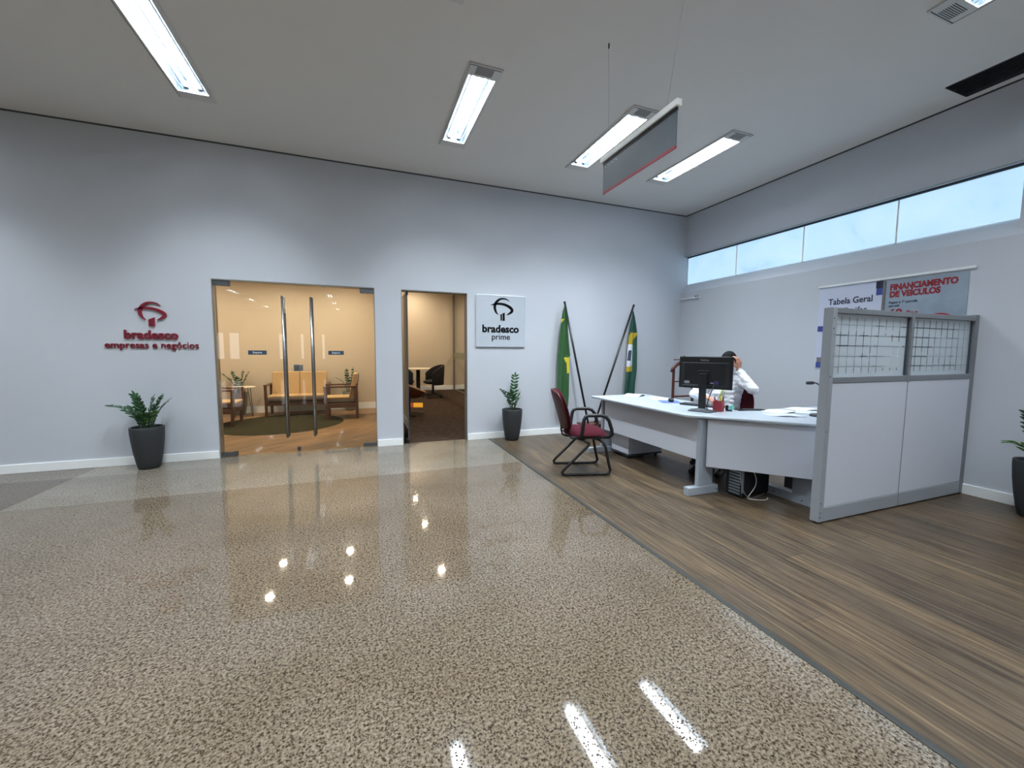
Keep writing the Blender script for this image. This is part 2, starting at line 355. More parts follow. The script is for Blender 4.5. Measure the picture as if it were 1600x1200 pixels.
# ------------------------------------------------------------------ mesh helpers
class MB:
    """collects geometry and builds it as one mesh object"""
    def __init__(s):
        s.v, s.f, s.sm, s.mi = [], [], [], []
        s.smooth = False; s.slot = 0; s.xf = Matrix.Identity(4)
    def add(s, vs, fs, smooth=None):
        o = len(s.v)
        s.v += [s.xf @ Vector(p) for p in vs]
        for f in fs:
            s.f.append([i + o for i in f]); s.sm.append(s.smooth if smooth is None else smooth); s.mi.append(s.slot)
        return s
    def box(s, x0, x1, y0, y1, z0, z1):
        v = [(x, y, z) for x in (x0, x1) for y in (y0, y1) for z in (z0, z1)]
        return s.add(v, [(0, 1, 3, 2), (4, 6, 7, 5), (0, 4, 5, 1), (2, 3, 7, 6), (0, 2, 6, 4), (1, 5, 7, 3)], False)
    def obox(s, c, size, rot=None):
        """box about a centre with an optional rotation matrix"""
        a, b_, d = [q / 2 for q in size]
        R = rot.to_3x3() if rot else Matrix.Identity(3)
        v = [Vector(c) + R @ Vector((x, y, z)) for x in (-a, a) for y in (-b_, b_) for z in (-d, d)]
        return s.add(v, [(0, 1, 3, 2), (4, 6, 7, 5), (0, 4, 5, 1), (2, 3, 7, 6), (0, 2, 6, 4), (1, 5, 7, 3)], False)
    def prism(s, poly, z0, z1, axis='z'):
        n = len(poly)
        A = sum(poly[i][0] * poly[(i + 1) % n][1] - poly[(i + 1) % n][0] * poly[i][1] for i in range(n))
        if A < 0: poly = poly[::-1]
        def P(p, z):
            if axis == 'z': return (p[0], p[1], z)
            if axis == 'y': return (p[0], z, p[1])
            return (z, p[0], p[1])
        v = [P(p, z0) for p in poly] + [P(p, z1) for p in poly]
        f = [tuple(reversed(range(n))), tuple(range(n, 2 * n))] + [(i, (i + 1) % n, (i + 1) % n + n, i + n) for i in range(n)]
        return s.add(v, f, False)
    def tube(s, pts, r, seg=10, closed=False, flat=1.0, rs=None):
        pts = [Vector(p) for p in pts]; n = len(pts)
        up = Vector((0, 0, 1)); vs = []; nrm = None
        for i, p in enumerate(pts):
            a = pts[(i - 1) % n] if (closed or i > 0) else p
            b_ = pts[(i + 1) % n] if (closed or i < n - 1) else p
            t = (b_ - a).normalized()
            if nrm is None:
                nrm = t.cross(up)
                if nrm.length < 0.05: nrm = t.cross(Vector((1, 0, 0)))
            nrm = (nrm - t * nrm.dot(t)).normalized(); bn = t.cross(nrm)
            R = rs[i] if rs else r
            for k in range(seg):
                q = 2 * PI * k / seg
                vs.append(p + nrm * (R * math.cos(q)) + bn * (R * flat * math.sin(q)))
        fs = []
        for i in range(n if closed else n - 1):
            j = (i + 1) % n
            for k in range(seg):
                l = (k + 1) % seg
                fs.append((i * seg + k, i * seg + l, j * seg + l, j * seg + k))
        s.add(vs, fs, True)
        if not closed:
            s.add([vs[k] for k in range(seg)], [tuple(reversed(range(seg)))], False) if s.xf == Matrix.Identity(4) else None
            s.add([vs[(n - 1) * seg + k] for k in range(seg)], [tuple(range(seg))], False) if s.xf == Matrix.Identity(4) else None
            if s.xf != Matrix.Identity(4):
                s.add([vs[k] for k in range(seg)], [tuple(reversed(range(seg)))], False)
                s.add([vs[(n - 1) * seg + k] for k in range(seg)], [tuple(range(seg))], False)
        return s
    def lathe(s, prof, c=(0, 0, 0), seg=40, smooth=True):
        c = Vector(c); vs = []; fs = []
        for r, z in prof:
            for k in range(seg):
                q = 2 * PI * k / seg
                vs.append(c + Vector((r * math.cos(q), r * math.sin(q), z)))
        for i in range(len(prof) - 1):
            for k in range(seg):
                l = (k + 1) % seg
                fs.append((i * seg + k, i * seg + l, (i + 1) * seg + l, (i + 1) * seg + k))
        s.add(vs, fs, smooth)
        return s
    def cyl(s, c, r, z0, z1, seg=32):
        return s.lathe([(0.0001, z0), (r, z0), (r, z0), (r, z1), (r, z1), (0.0001, z1)], (c[0], c[1], 0), seg, smooth=False)
    def ell(s, c, rad, seg=20, rings=12, rot=None):
        vs = []; fs = []
        R = rot.to_3x3() if rot else Matrix.Identity(3)
        for i in range(rings + 1):
            th = PI * i / rings
            for k in range(seg):
                q = 2 * PI * k / seg
                vs.append(Vector(c) + R @ Vector((rad[0] * math.sin(th) * math.cos(q), rad[1] * math.sin(th) * math.sin(q), -rad[2] * math.cos(th))))
        for i in range(rings):
            for k in range(seg):
                l = (k + 1) % seg
                fs.append((i * seg + k, i * seg + l, (i + 1) * seg + l, (i + 1) * seg + k))
        return s.add(vs, fs, True)
    def cap(s, a, b_, ra, rb, seg=14):
        """tapered capsule"""
        a, b_ = Vector(a), Vector(b_); d = (b_ - a); Ln = d.length; d.normalize()
        pts = []; rs = []
        for q in (-90, -60, -30, 0): pts.append(a + d * ra * math.sin(math.radians(q))); rs.append(max(1e-4, ra * math.cos(math.radians(q))))
        for q in (0, 30, 60, 90): pts.append(b_ + d * rb * math.sin(math.radians(q))); rs.append(max(1e-4, rb * math.cos(math.radians(q))))
        return s.tube(pts, 1, seg, rs=rs)
    def mesh(s, name):
        me = bpy.data.meshes.new(name)
        me.from_pydata([tuple(p) for p in s.v], [], s.f)
        for i, p in enumerate(me.polygons): p.use_smooth = s.sm[i]; p.material_index = s.mi[i]
        bm = bmesh.new(); bm.from_mesh(me)
        bmesh.ops.remove_doubles(bm, verts=bm.verts, dist=1e-6)
        bmesh.ops.recalc_face_normals(bm, faces=bm.faces)
        bm.to_mesh(me); bm.free(); me.update()
        return me
    def build(s, name, mat, parent=None, bevel=0.0, subsurf=0, world=False, segs=2):
        if world and parent is not None:
            inv = (Matrix.Translation(parent.location) @ parent.rotation_euler.to_matrix().to_4x4()).inverted()
            s.v = [inv @ p for p in s.v]
        me = s.mesh(name)
        for mm in (mat if isinstance(mat, (list, tuple)) else [mat]): me.materials.append(mm)
        o = bpy.data.objects.new(name, me); COL.objects.link(o)
        if parent is not None: o.parent = parent
        if bevel:
            md = o.modifiers.new('bevel', 'BEVEL'); md.width = bevel; md.segments = segs; md.limit_method = 'ANGLE'; md.angle_limit = 0.7
            md.harden_normals = False
        if subsurf:
            md = o.modifiers.new('sub', 'SUBSURF'); md.levels = subsurf; md.render_levels = subsurf
        return o

def tag(o, label=None, cat=None, group=None, kind=None):
    if label: o['label'] = label
    if cat: o['category'] = cat
    if group: o['group'] = group
    if kind: o['kind'] = kind
    return o

def thing(name, label, cat, loc=(0, 0, 0), rz=0.0, group=None):
    o = bpy.data.objects.new(name, None); COL.objects.link(o)
    o.empty_display_size = 0.05
    o.location = loc; o.rotation_euler = (0, 0, rz)
    return tag(o, label, cat, group)

KIDS = {}
def dup(root, loc, rz, label, group=None):
    if root.name not in KIDS: KIDS[root.name] = [x for x in COL.objects if x.parent == root]
    c = root.copy(); COL.objects.link(c)
    for ch in KIDS[root.name]:
        k = ch.copy(); COL.objects.link(k); k.parent = c
    c.location = loc; c.rotation_euler = (0, 0, rz); c['label'] = label
    if group: c['group'] = group
    return c

def struct(name, mb, mat, **k):
    o = mb.build(name, mat, **k); o['kind'] = 'structure'; return o

def text_mb(body, width=None, height=None, bold=0.0, depth=0.004, spacing=1.0):
    """lettering as a mesh in local x (right), z (up), facing -y; origin at left baseline; scaled to width"""
    cu = bpy.data.curves.new('lettering', 'FONT'); cu.body = body; cu.size = 1.0
    cu.offset = bold; cu.extrude = 0.5; cu.space_character = spacing; cu.resolution_u = 3
    ob = bpy.data.objects.new('lettering', cu); COL.objects.link(ob)
    dg = bpy.context.evaluated_depsgraph_get(); dg.update()
    me = bpy.data.meshes.new_from_object(ob.evaluated_get(dg))
    vs = [tuple(v.co) for v in me.vertices]; fs = [tuple(p.vertices) for p in me.polygons]
    COL.objects.unlink(ob); bpy.data.objects.remove(ob); bpy.data.curves.remove(cu); bpy.data.meshes.remove(me)
    x0 = min(v[0] for v in vs); x1 = max(v[0] for v in vs)
    sx = (width / (x1 - x0)) if width else height
    sy = height if height else sx
    mb = MB()
    mb.add([((v[0] - x0) * sx, -(v[2] + 0.5) * depth, v[1] * sy) for v in vs], fs, False)
    return mb

def place(mb, origin, rot=None):
    """move lettering: rot = Matrix rotation"""
    R = rot.to_3x3() if rot else Matrix.Identity(3)
    mb.v = [Vector(origin) + R @ p for p in mb.v]
    return mb
FACE_LEFT = Matrix.Rotation(-PI / 2, 4, 'Z')      # a sign on the right wall: text runs towards -y, faces -x

# ------------------------------------------------------------------ setting
HX0, HY0 = -16.0, -18.0
D1 = (-1.623, 0.184, 2.138)      # wide opening to the lounge
D2 = (0.525, 1.444, 2.138)       # opening to the office
WT = 0.15
mb = MB()
mb.box(HX0, D1[0], YB, YB + WT, 0, 3.75)
mb.box(D1[0], D1[1], YB, YB + WT, D1[2], 3.75)
mb.box(D1[1], D2[0], YB, YB + WT, 0, 3.75)
mb.box(D2[0], D2[1], YB, YB + WT, D2[2], 3.75)
mb.box(D2[1], 5.7, YB, YB + WT, 0, 3.75)
struct('wall_back', mb, M['wall'])
mb = MB()
WE = 1.82                         # near end of the clerestory
mb.box(XU, 5.7, HY0, YB, 2.978, 3.75)
mb.box(XU, 5.7, HY0, WE, 2.4, 2.978)
mb.prism([(XL, 0), (5.7, 0), (5.7, 2.50), (5.455, 2.50), (XL, 2.345)], HY0, YB, axis='y')
struct('wall_right', mb, M['wall'])
mb = MB(); mb.box(HX0 - 0.15, HX0, HY0, YB, 0, 3.75); struct('wall_left', mb, M['wall'])
# rear wall with glazed entrance far behind
mb = MB()
RW = [(-8.35, -7.9), (-7.6, -7.1), (-4.9, -4.7), (-3.65, -3.5), (-2.4, -2.25)]
x = HX0
for a, b_ in RW:
    mb.box(x, a, HY0 - 0.15, HY0, 0, 3.75); mb.box(a, b_, HY0 - 0.15, HY0, 0, 0.7); mb.box(a, b_, HY0 - 0.15, HY0, 2.3, 3.75); x = b_
mb.box(x, 5.7, HY0 - 0.15, HY0, 0, 3.75)
struct('wall_rear', mb, M['wall'])
for i, (a, b_) in enumerate(RW):
    mb = MB(); mb.box(a, b_, HY0 - 0.10, HY0 - 0.07, 0.7, 2.3)
    struct('window_%d' % (i + 2), mb, M['far_window'])

# floors
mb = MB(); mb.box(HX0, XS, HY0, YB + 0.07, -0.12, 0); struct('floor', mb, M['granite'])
mb = MB(); mb.box(XS + 0.032, XL, HY0, YB, -0.12, 0); struct('floor', mb, M['wood'])
mb = MB(); mb.box(XS, XS + 0.032, HY0, YB, -0.12, 0.004); struct('trim_1', mb, M['strip'], bevel=0.002)
LX0, LX1, LY1, LZ = -3.7, 0.335, 9.6, 2.85
OX0, OX1, OY1, OZ = 0.475, 2.92, 13.4, 3.35
mb = MB(); mb.box(LX0, LX1, YB + 0.07, LY1, -0.12, 0.0); struct('floor', mb, M['wood_lounge'])
mb = MB(); mb.box(LX1, 6.0, YB + 0.07, OY1 + 0.1, -0.12, 0.0); struct('floor', mb, M['carpet'])

# lounge and office shells
mb = MB()
mb.box(LX0 - 0.1, LX1, LY1, LY1 + 0.1, 0, LZ)
mb.box(LX0 - 0.1, LX0, YB + WT, LY1, 0, LZ)
mb.box(LX1, OX0, YB + WT, OY1, 0, OZ)
mb.box(LX1, 6.0, OY1, OY1 + 0.1, 0, OZ)
mb.box(6.0, 6.1, YB + WT, OY1 + 0.1, 0, OZ)
struct('wall_inner', mb, M['wall_beige'])
mb = MB(); mb.box(LX0, LX1, YB + WT, LY1, LZ, LZ + 0.08); struct('ceiling_lounge', mb, M['ceiling'])
mb = MB(); mb.box(LX1, 6.1, YB + WT, OY1 + 0.1, OZ, OZ + 0.08); struct('ceiling_office', mb, M['ceiling'])

# baseboards
BH = 0.095
def base_run(name, segs, mat=None):
    mb = MB()
    for s in segs: mb.box(*s)
    return struct(name, mb, mat or M['baseboard'], bevel=0.003)
base_run('baseboard_back', [(HX0, D1[0] - 0.003, YB - 0.015, YB, 0, BH), (D1[1] + 0.003, D2[0] - 0.003, YB - 0.015, YB, 0, BH), (D2[1] + 0.003, XL, YB - 0.015, YB, 0, BH)])
base_run('baseboard_right', [(XL - 0.015, XL, HY0, YB - 0.015, 0, BH)])
base_run('baseboard_lounge', [(LX0, LX1, LY1 - 0.015, LY1, 0, 0.14), (LX1 - 0.015, LX1, YB + WT, LY1 - 0.015, 0, 0.14), (LX0, LX0 + 0.015, YB + WT, LY1 - 0.015, 0, 0.14)], M['baseboard'])
base_run('baseboard_office', [(OX0, 6.0, OY1 - 0.015, OY1, 0, 0.14), (OX0, OX0 + 0.015, YB + WT, OY1 - 0.015, 0, 0.14)], M['baseboard'])
# dark metal reveals round the two openings
mb = MB()
for a, b_, t in (D1, D2):
    mb.box(a, b_, YB - 0.002, YB + WT, t - 0.012, t)
    mb.box(a, a + 0.008, YB - 0.002, YB + WT, 0, t - 0.012)
    mb.box(b_ - 0.008, b_, YB - 0.002, YB + WT, 0, t - 0.012)
struct('trim_2', mb, simple('door reveal', (0.24, 0.23, 0.21, 1), 0.4, vary=0.05))

# clerestory window: one strip, four panes
w = bpy.data.objects.new('window_1', None); COL.objects.link(w); w.location = (5.44, WE, 2.5); w['kind'] = 'structure'
ys = [WE, 2.724, 3.711, 4.713, YB]
for i in range(4):
    mb = MB(); mb.box(5.444, 5.452, ys[i] + 0.006, ys[i + 1] - 0.006, 2.50, 2.955); mb.build('pane', M['daylight'], w, world=True)
for y in ys[1:4]:
    mb = MB(); mb.box(5.436, 5.456, y - 0.007, y + 0.007, 2.50, 2.955); mb.build('mullion', M['baseboard'], w, world=True)
mb = MB(); mb.box(5.425, 5.47, WE, YB, 2.955, 2.978); mb.build('head_frame', M['dark_grey'], w, world=True)
mb = MB(); mb.box(5.438, 5.456, WE, YB, 2.50, 2.507); mb.box(5.436, 5.456, WE, WE + 0.02, 2.50, 2.955); mb.box(5.436, 5.456, YB - 0.012, YB, 2.50, 2.955)
mb.build('bottom_frame', M['baseboard'], w, world=True)
mb = MB(); mb.box(5.6, 5.7, WE, YB, 2.4, 3.0); struct('wall_outer', mb, M['wall'])
mb = MB(); mb.box(XU - 0.003, XU + 0.02, WE, YB, 2.970, 2.982); struct('trim_3', mb, M['kick'])

# ------------------------------------------------------------------ ceiling with its recesses, and the ceiling fixtures
FW, FL = 0.150, 0.705
fix = [(-1.39, 4.115, 0, 'recessed twin tube light at the top left, cut by the photo edge'),
       (1.033, 4.10, 0, 'recessed twin tube light in the middle, left of the hanging sign'),
       (2.655, 4.10, 0, 'recessed twin tube light partly behind the hanging sign'),
       (3.905, 4.08, 0, 'recessed twin tube light right of the hanging sign'),
       (3.865, 1.09, PI, 'recessed light with vent grille at the top right corner')]
hid = []
for yc in (1.09, -1.95, -5.1, -8.3, -11.4, -14.6):
    for xc in (-4.9, -1.25, 1.03, 3.865):
        if yc == 1.09 and xc == 3.865: continue
        hid.append((xc, yc, 0, 'unseen recessed twin tube light added to brighten the left of the back wall'))
hid.append((-4.0, 4.1, 0, 'unseen recessed twin tube light added to brighten the left of the back wall'))  # unseen fixture, added to brighten the left part of the wall
hid.append((-7.0, 4.1, 0, 'unseen recessed twin tube light added to brighten the left of the back wall'))  # unseen fixture further left, outside the view
holes = [(x - FW + 0.012, x + FW - 0.012, y - FL + 0.012, y + FL - 0.012) for x, y, _, _ in fix + hid]
VENT = (4.925, 5.268, -1.6, 2.195)
holes.append(VENT)
xs = sorted(set([HX0, 5.6] + [round(v, 4) for h in holes for v in h[:2]]))
ys = sorted(set([HY0, YB] + [round(v, 4) for h in holes for v in h[2:]]))
mb = MB()
for i in range(len(xs) - 1):
    for k in range(len(ys) - 1):
        cx, cy = (xs[i] + xs[i + 1]) / 2, (ys[k] + ys[k + 1]) / 2
        if any(h[0] < cx < h[1] and h[2] < cy < h[3] for h in holes): continue
        mb.add([(xs[i], ys[k], ZC), (xs[i + 1], ys[k], ZC), (xs[i + 1], ys[k + 1], ZC), (xs[i], ys[k + 1], ZC)], [(0, 3, 2, 1)], False)
struct('ceiling', mb, M['ceiling'])
mb = MB(); mb.box(HX0, 5.6, HY0, YB, ZC + 0.14, ZC + 0.2); struct('ceiling_slab', mb, M['ceiling'])
# thin dark grey strip where ceiling and walls meet
mb = MB(); mb.box(HX0, XU, YB - 0.004, YB, ZC - 0.016, ZC); mb.box(XU - 0.004, XU, HY0, YB - 0.004, ZC - 0.016, ZC)
struct('trim_4', mb, M['dark_grey'])

LIGHTS = 0
def area(name, loc, sx, sy, power, col, spread, rz=0, shape='RECTANGLE'):
    ld = bpy.data.lights.new(name, 'AREA'); ld.shape = shape; ld.size = sx
    if shape == 'RECTANGLE': ld.size_y = sy
    ld.energy = power; ld.color = col; ld.spread = math.radians(spread)
    lo = bpy.data.objects.new(name, ld); COL.objects.link(lo)
    lo.location = loc; lo.rotation_euler = (0, 0, rz)
    return lo

def make_fixture(label, group=None):
    t = thing('ceiling_light', label, 'ceiling light', (0, 0, ZC), 0, group)
    W, Ln = FW, FL
    mb = MB(); iw = 0.121; y0, y1 = -Ln + 0.15, Ln - 0.115
    mb.box(-W, -iw, -Ln, Ln, -0.012, 0.0); mb.box(iw, W, -Ln, Ln, -0.012, 0.0)
    mb.box(-iw, iw, y1, Ln, -0.012, 0.0); mb.box(-iw, iw, -Ln, y0, -0.012, 0.0)
    mb.build('trim_frame', M['lamp_trim'], t, bevel=0.003)
    mb = MB()
    d = 0.100
    mb.box(-iw - 0.006, -iw, y0, y1, 0, d); mb.box(iw, iw + 0.006, y0, y1, 0, d)
    mb.box(-iw, iw, y0 - 0.006, y0, 0, d); mb.box(-iw, iw, y1, y1 + 0.006, 0, d); mb.box(-iw, iw, y0, y1, d, d + 0.004)
    mb.build('reflector', M['lamp_reflector'], t)
    for sx in (-0.052, 0.052):
        mb = MB(); mb.tube([(sx, y0 + 0.03, 0.035), (sx, y1 - 0.03, 0.035)], 0.013, 10); mb.build('tube', M['tube'], t)
        for yy in (y0 + 0.004, y1 - 0.026): mb = MB(); mb.obox((sx, yy + 0.011, 0.045), (0.04, 0.022, 0.05)); mb.build('lamp_holder', M['lamp_line'], t, bevel=0.004)
    for xx in (-0.088, 0.0, 0.088): mb = MB(); mb.box(xx - 0.0025, xx + 0.0025, y0, y1, 0.012, 0.020); mb.build('dark_line', M['lamp_line'], t)  # dark strips added to draw dark lines across the bright tubes
    mb = MB()
    for k in range(8): mb.box(-0.075, 0.075, -Ln + 0.028 + k * 0.012, -Ln + 0.033 + k * 0.012, -0.0135, -0.0115)
    mb.build('grille', M['lamp_line'], t)
    mb = MB(); mb.box(-W + 0.014, W - 0.014, -Ln + 0.014, -Ln + 0.02, -0.0135, -0.0115); mb.box(-W + 0.010, -W + 0.014, -Ln + 0.014, Ln - 0.014, -0.0135, -0.0115)
    mb.build('gasket', M['dark_grey'], t)
    return t
L0 = make_fixture(fix[0][3], 'recessed tube lights in view')
for i, (x, y, rz, lab) in enumerate(fix + hid):
    g = 'recessed tube lights in view' if i < 5 else 'recessed tube lights behind the camera'
    if i == 0: L0.location = (x, y, ZC); L0.rotation_euler = (0, 0, rz)
    else: dup(L0, (x, y, ZC), rz, lab, g)
    sgn = -1 if rz else 1
    area('tube_glow', (x, y + 0.0175 * sgn, ZC + 0.094), 0.150, 1.12, TUBE_POWER * (0.72 if x > 3.5 else 1.0), TUBE_COL, 116)

# grey recessed air slot by the right wall
t = thing('ceiling_vent', 'long dark grey air slot in the ceiling beside the right wall', 'vent', (5.09, 0.3, ZC))
mb = MB(); a, b_, c, d = VENT
mb.box(a - 0.006, a, c, d, ZC - 0.004, ZC + 0.1); mb.box(b_, b_ + 0.006, c, d, ZC - 0.004, ZC + 0.1)
mb.box(a, b_, c - 0.006, c, ZC - 0.004, ZC + 0.1); mb.box(a, b_, d, d + 0.006, ZC - 0.004, ZC + 0.1)
mb.build('frame', M['dark_grey'], t, world=True)
mb = MB()
for k in range(9):
    xx = a + 0.02 + k * (b_ - a - 0.04) / 8
    mb.obox((xx, (c + d) / 2, ZC + 0.03), (0.003, d - c, 0.045), Matrix.Rotation(0.6, 4, 'Y'))
mb.box(a, b_, c, d, ZC + 0.09, ZC + 0.1)
mb.build('louvre', M['vent_dark'], t, world=True)
# ceiling air diffuser at the very top
t = thing('air_diffuser', 'edge of a flat white ceiling diffuser at the top of the photo', 'vent', (0.405, 2.56, ZC))
mb = MB(); mb.box(0.1, 0.705, 2.23, 2.885, ZC - 0.012, ZC - 0.001); mb.build('plate', M['lamp_trim'], t, world=True, bevel=0.004)
mb = MB()
for k in range(9): mb.box(0.16, 0.645, 2.29 + k * 0.06, 2.30 + k * 0.06, ZC - 0.0145, ZC - 0.0115)
mb.build('slot', M['dark_grey'], t, world=True)

# ------------------------------------------------------------------ hanging sign
t = thing('hanging_sign', 'grey hanging sign with a red bottom stripe under a white beam', 'sign', (1.839, 2.47, 2.565))
mb = MB(); mb.box(1.819, 1.859, 2.05, 2.885, 2.808, 2.848); mb.build('beam', simple('sign beam white', (0.92, 0.95, 0.95, 1), 0.4, vary=0.01), t, world=True, bevel=0.002)
mb = MB(); mb.box(1.832, 1.846, 2.066, 2.862, 2.788, 2.808); mb.build('clamp_strip', M['black_plastic'], t, world=True)
mb = MB(); mb.box(1.836, 1.842, 2.066, 2.862, 2.582, 2.788); mb.build('panel', M['hang_panel'], t, world=True)
mb = MB(); mb.box(1.835, 1.843, 2.066, 2.862, 2.565, 2.582); mb.build('red_stripe', M['hang_red'], t, world=True)
mb = MB(); random.seed(5)
for k in range(7):
    yy = 2.835 - k * 0.024
    mb.box(1.8345, 1.836, yy - 0.004, yy, 2.757, 2.781); mb.box(1.8345, 1.836, yy - 0.014, yy - 0.004, 2.757 + 0.012 * (k % 2), 2.763 + 0.012 * (k % 2))
mb.build('worn_lettering', M['paper_grey'], t, world=True)
for ya, yb in ((2.831, 2.80), (1.99, 2.16)):
    mb = MB(); mb.tube([(1.839, ya, ZC), (1.839, yb, 2.848)], 0.0010, 6); mb.build('wire', M['chrome'], t, world=True)
mb = MB(); mb.cyl((1.839, 2.831), 0.006, ZC - 0.035, ZC, 12); mb.cyl((1.839, 1.99), 0.006, ZC - 0.035, ZC, 12); mb.build('ceiling_anchor', M['dark_grey'], t, world=True)

# ------------------------------------------------------------------ wall signs
S1 = [(-2.11, 1.802, 0.0032), (-2.129, 1.817, 0.0079), (-2.16, 1.829, 0.0127), (-2.199, 1.831, 0.0158), (-2.235, 1.821, 0.0206), (-2.268, 1.795, 0.0253), (-2.289, 1.762, 0.0269), (-2.297, 1.727, 0.0253), (-2.289, 1.689, 0.0221), (-2.274, 1.66, 0.0142), (-2.251, 1.64, 0.0047)]
S2 = [(-2.342, 1.748, 0.0047), (-2.313, 1.759, 0.0127), (-2.273, 1.767, 0.0174), (-2.226, 1.769, 0.0206), (-2.179, 1.763, 0.0237), (-2.136, 1.749, 0.0253), (-2.101, 1.73, 0.0285), (-2.078, 1.708, 0.0285), (-2.075, 1.687, 0.0269), (-2.093, 1.668, 0.0221), (-2.118, 1.652, 0.0142), (-2.144, 1.639, 0.0047)]
B1 = [(-2.224, 1.64), (-2.204, 1.651), (-2.204, 1.572), (-2.222, 1.568)]
B2 = [(-2.197, 1.654), (-2.169, 1.666), (-2.168, 1.569), (-2.196, 1.569)]
EC = (-2.21, 1.70)
def catmull(p, n=6):
    out = []
    for i in range(len(p) - 1):
        a = p[max(0, i - 1)]; b_ = p[i]; c = p[i + 1]; d = p[min(len(p) - 1, i + 2)]
        for k in range(n):
            u = k / n
            out.append(tuple(0.5 * ((2 * b_[j]) + (-a[j] + c[j]) * u + (2 * a[j] - 5 * b_[j] + 4 * c[j] - d[j]) * u * u + (-a[j] + 3 * b_[j] - 3 * c[j] + d[j]) * u ** 3) for j in range(len(b_))))
    out.append(p[-1]); return out
def emblem(cx, cz, k, y0, y1):
    mb = MB()
    for S in (S1, S2):
        S = catmull(S)
        P = [Vector(((x - EC[0]) * k, (z - EC[1]) * k)) for x, z, w_ in S]; W = [w_ * k * 0.62 for *_, w_ in S]
        l, r = [], []
        for i, p in enumerate(P):
            d = (P[min(len(P) - 1, i + 1)] - P[max(0, i - 1)]).normalized(); nn = Vector((-d.y, d.x))
            l.append(p + nn * W[i]); r.append(p - nn * W[i])
        n = len(P)
        vs = [(cx + q.x, y, cz + q.y) for y in (y0, y1) for q in l + r]
        fs = []
        for i in range(n - 1):
            fs += [(i, i + 1, n + i + 1, n + i), (2 * n + i, 3 * n + i, 3 * n + i + 1, 2 * n + i + 1),
                   (i, 2 * n + i, 2 * n + i + 1, i + 1), (n + i, n + i + 1, 3 * n + i + 1, 3 * n + i)]
        fs += [(0, n, 3 * n, 2 * n), (n - 1, 3 * n - 1, 4 * n - 1, 2 * n - 1)]
        mb.add(vs, fs, False)
    for B in (B1, B2):
        mb.prism([(cx + (x - EC[0]) * k, cz + (z - EC[1]) * k) for x, z in B], y0, y1, axis='y')
    return mb
t = thing('wall_logo', 'dark red raised emblem with two lines of lettering left of the glass doors', 'sign', (-2.21, YB, 1.3))
emblem(-2.21, 1.70, 1.0, YB - 0.018, YB).build('emblem', M['sign_red'], t, world=True)
place(text_mb('bradesco', 0.487, 0.132, bold=0.028, depth=0.018), (-2.449, YB, 1.428)).build('bold_lettering', M['sign_red'], t, world=True)
place(text_mb('empresas e negócios', 0.85, 0.108, bold=0.006, depth=0.014), (-2.622, YB, 1.321)).build('thin_lettering', M['sign_red'], t, world=True)
t = thing('sign_plate', 'square brushed steel sign plate with black emblem right of the open doorway', 'sign', (1.949, YB, 1.373))
mb = MB(); mb.box(1.565, 2.333, YB - 0.022, YB - 0.002, 1.373, 2.131); mb.build('plate', M['plate'], t, world=True, bevel=0.003)
emblem(1.957, 1.922, 1.22, YB - 0.026, YB - 0.022).build('emblem', M['sign_black'], t, world=True)
place(text_mb('bradesco', 0.572, 0.150, bold=0.034, depth=0.004), (1.662, YB - 0.022, 1.590)).build('bold_lettering', M['sign_black'], t, world=True)
place(text_mb('prime', 0.284, 0.125, bold=0.004, depth=0.004), (1.808, YB - 0.022, 1.482)).build('thin_lettering', M['sign_black'], t, world=True)

# small bracket with two knobs near the corner
t = thing('wall_bracket', 'small white bracket with two dark knobs high on the right wall corner', 'bracket', (XL, 5.5, 2.2))
mb = MB(); mb.box(XL - 0.03, XL, 5.36, YB, 2.225, 2.243); mb.box(XL - 0.045, XL, 5.27, 5.40, 2.215, 2.235); mb.build('arm', M['white'], t, world=True, bevel=0.003)
for yy in (5.34, 5.29):
    mb = MB(); mb.cyl((XL - 0.03, yy), 0.007, 2.235, 2.262, 12); mb.build('knob', M['black_plastic'], t, world=True)

# ------------------------------------------------------------------ posters on the right wall
PX = XL - 0.004
t = thing('wall_poster', 'white tariff poster with navy and blue squares on the right wall', 'poster', (PX, 3.05, 1.12))
mb = MB(); mb.box(PX - 0.003, PX + 0.003, 2.735, 3.385, 1.125, 2.105); mb.build('sheet', M['poster_white'], t, world=True)
mb = MB()
for a, b_, c, d in ((2.735, 2.80, 2.025, 2.10), (3.19, 3.305, 1.39, 1.578)): mb.box(PX - 0.005, PX - 0.003, a, b_, c, d)
mb.build('navy_squares', M['navy'], t, world=True)
mb = MB()
for a, b_, c, d in ((2.735, 2.795, 1.95, 2.025), (3.305, 3.378, 1.578, 1.644), (3.30, 3.372, 1.135, 1.205)): mb.box(PX - 0.005, PX - 0.003, a, b_, c, d)
mb.build('blue_squares', M['blue'], t, world=True)
mb = MB(); mb.box(PX - 0.005, PX - 0.003, 3.30, 3.366, 1.205, 1.262); mb.build('taupe_square', M['taupe'], t, world=True)
place(text_mb('Tabela Geral', 0.45, 0.100, bold=0.018, depth=0.002), (PX - 0.003, 3.275, 1.892), FACE_LEFT).build('title_lettering', M['ink'], t, world=True)
place(text_mb('de Tarifas', 0.365, 0.100, bold=0.018, depth=0.002), (PX - 0.003, 3.236, 1.775), FACE_LEFT).build('title_lettering', M['ink'], t, world=True)
mb = MB()
for k in range(12): mb.box(PX - 0.0045, PX - 0.003, 2.80, 3.15 - 0.05 * (k % 3), 1.66 - k * 0.035, 1.664 - k * 0.035)
mb.build('small_print', M['taupe'], t, world=True)
t = thing('wall_poster', 'grey sky poster with red vehicle financing title on the right wall', 'poster', (PX, 2.4, 1.12))
mb = MB(); mb.box(PX - 0.003, PX + 0.003, 2.075, 2.712, 1.125, 2.09); mb.build('sheet', M['poster_sky'], t, world=True)
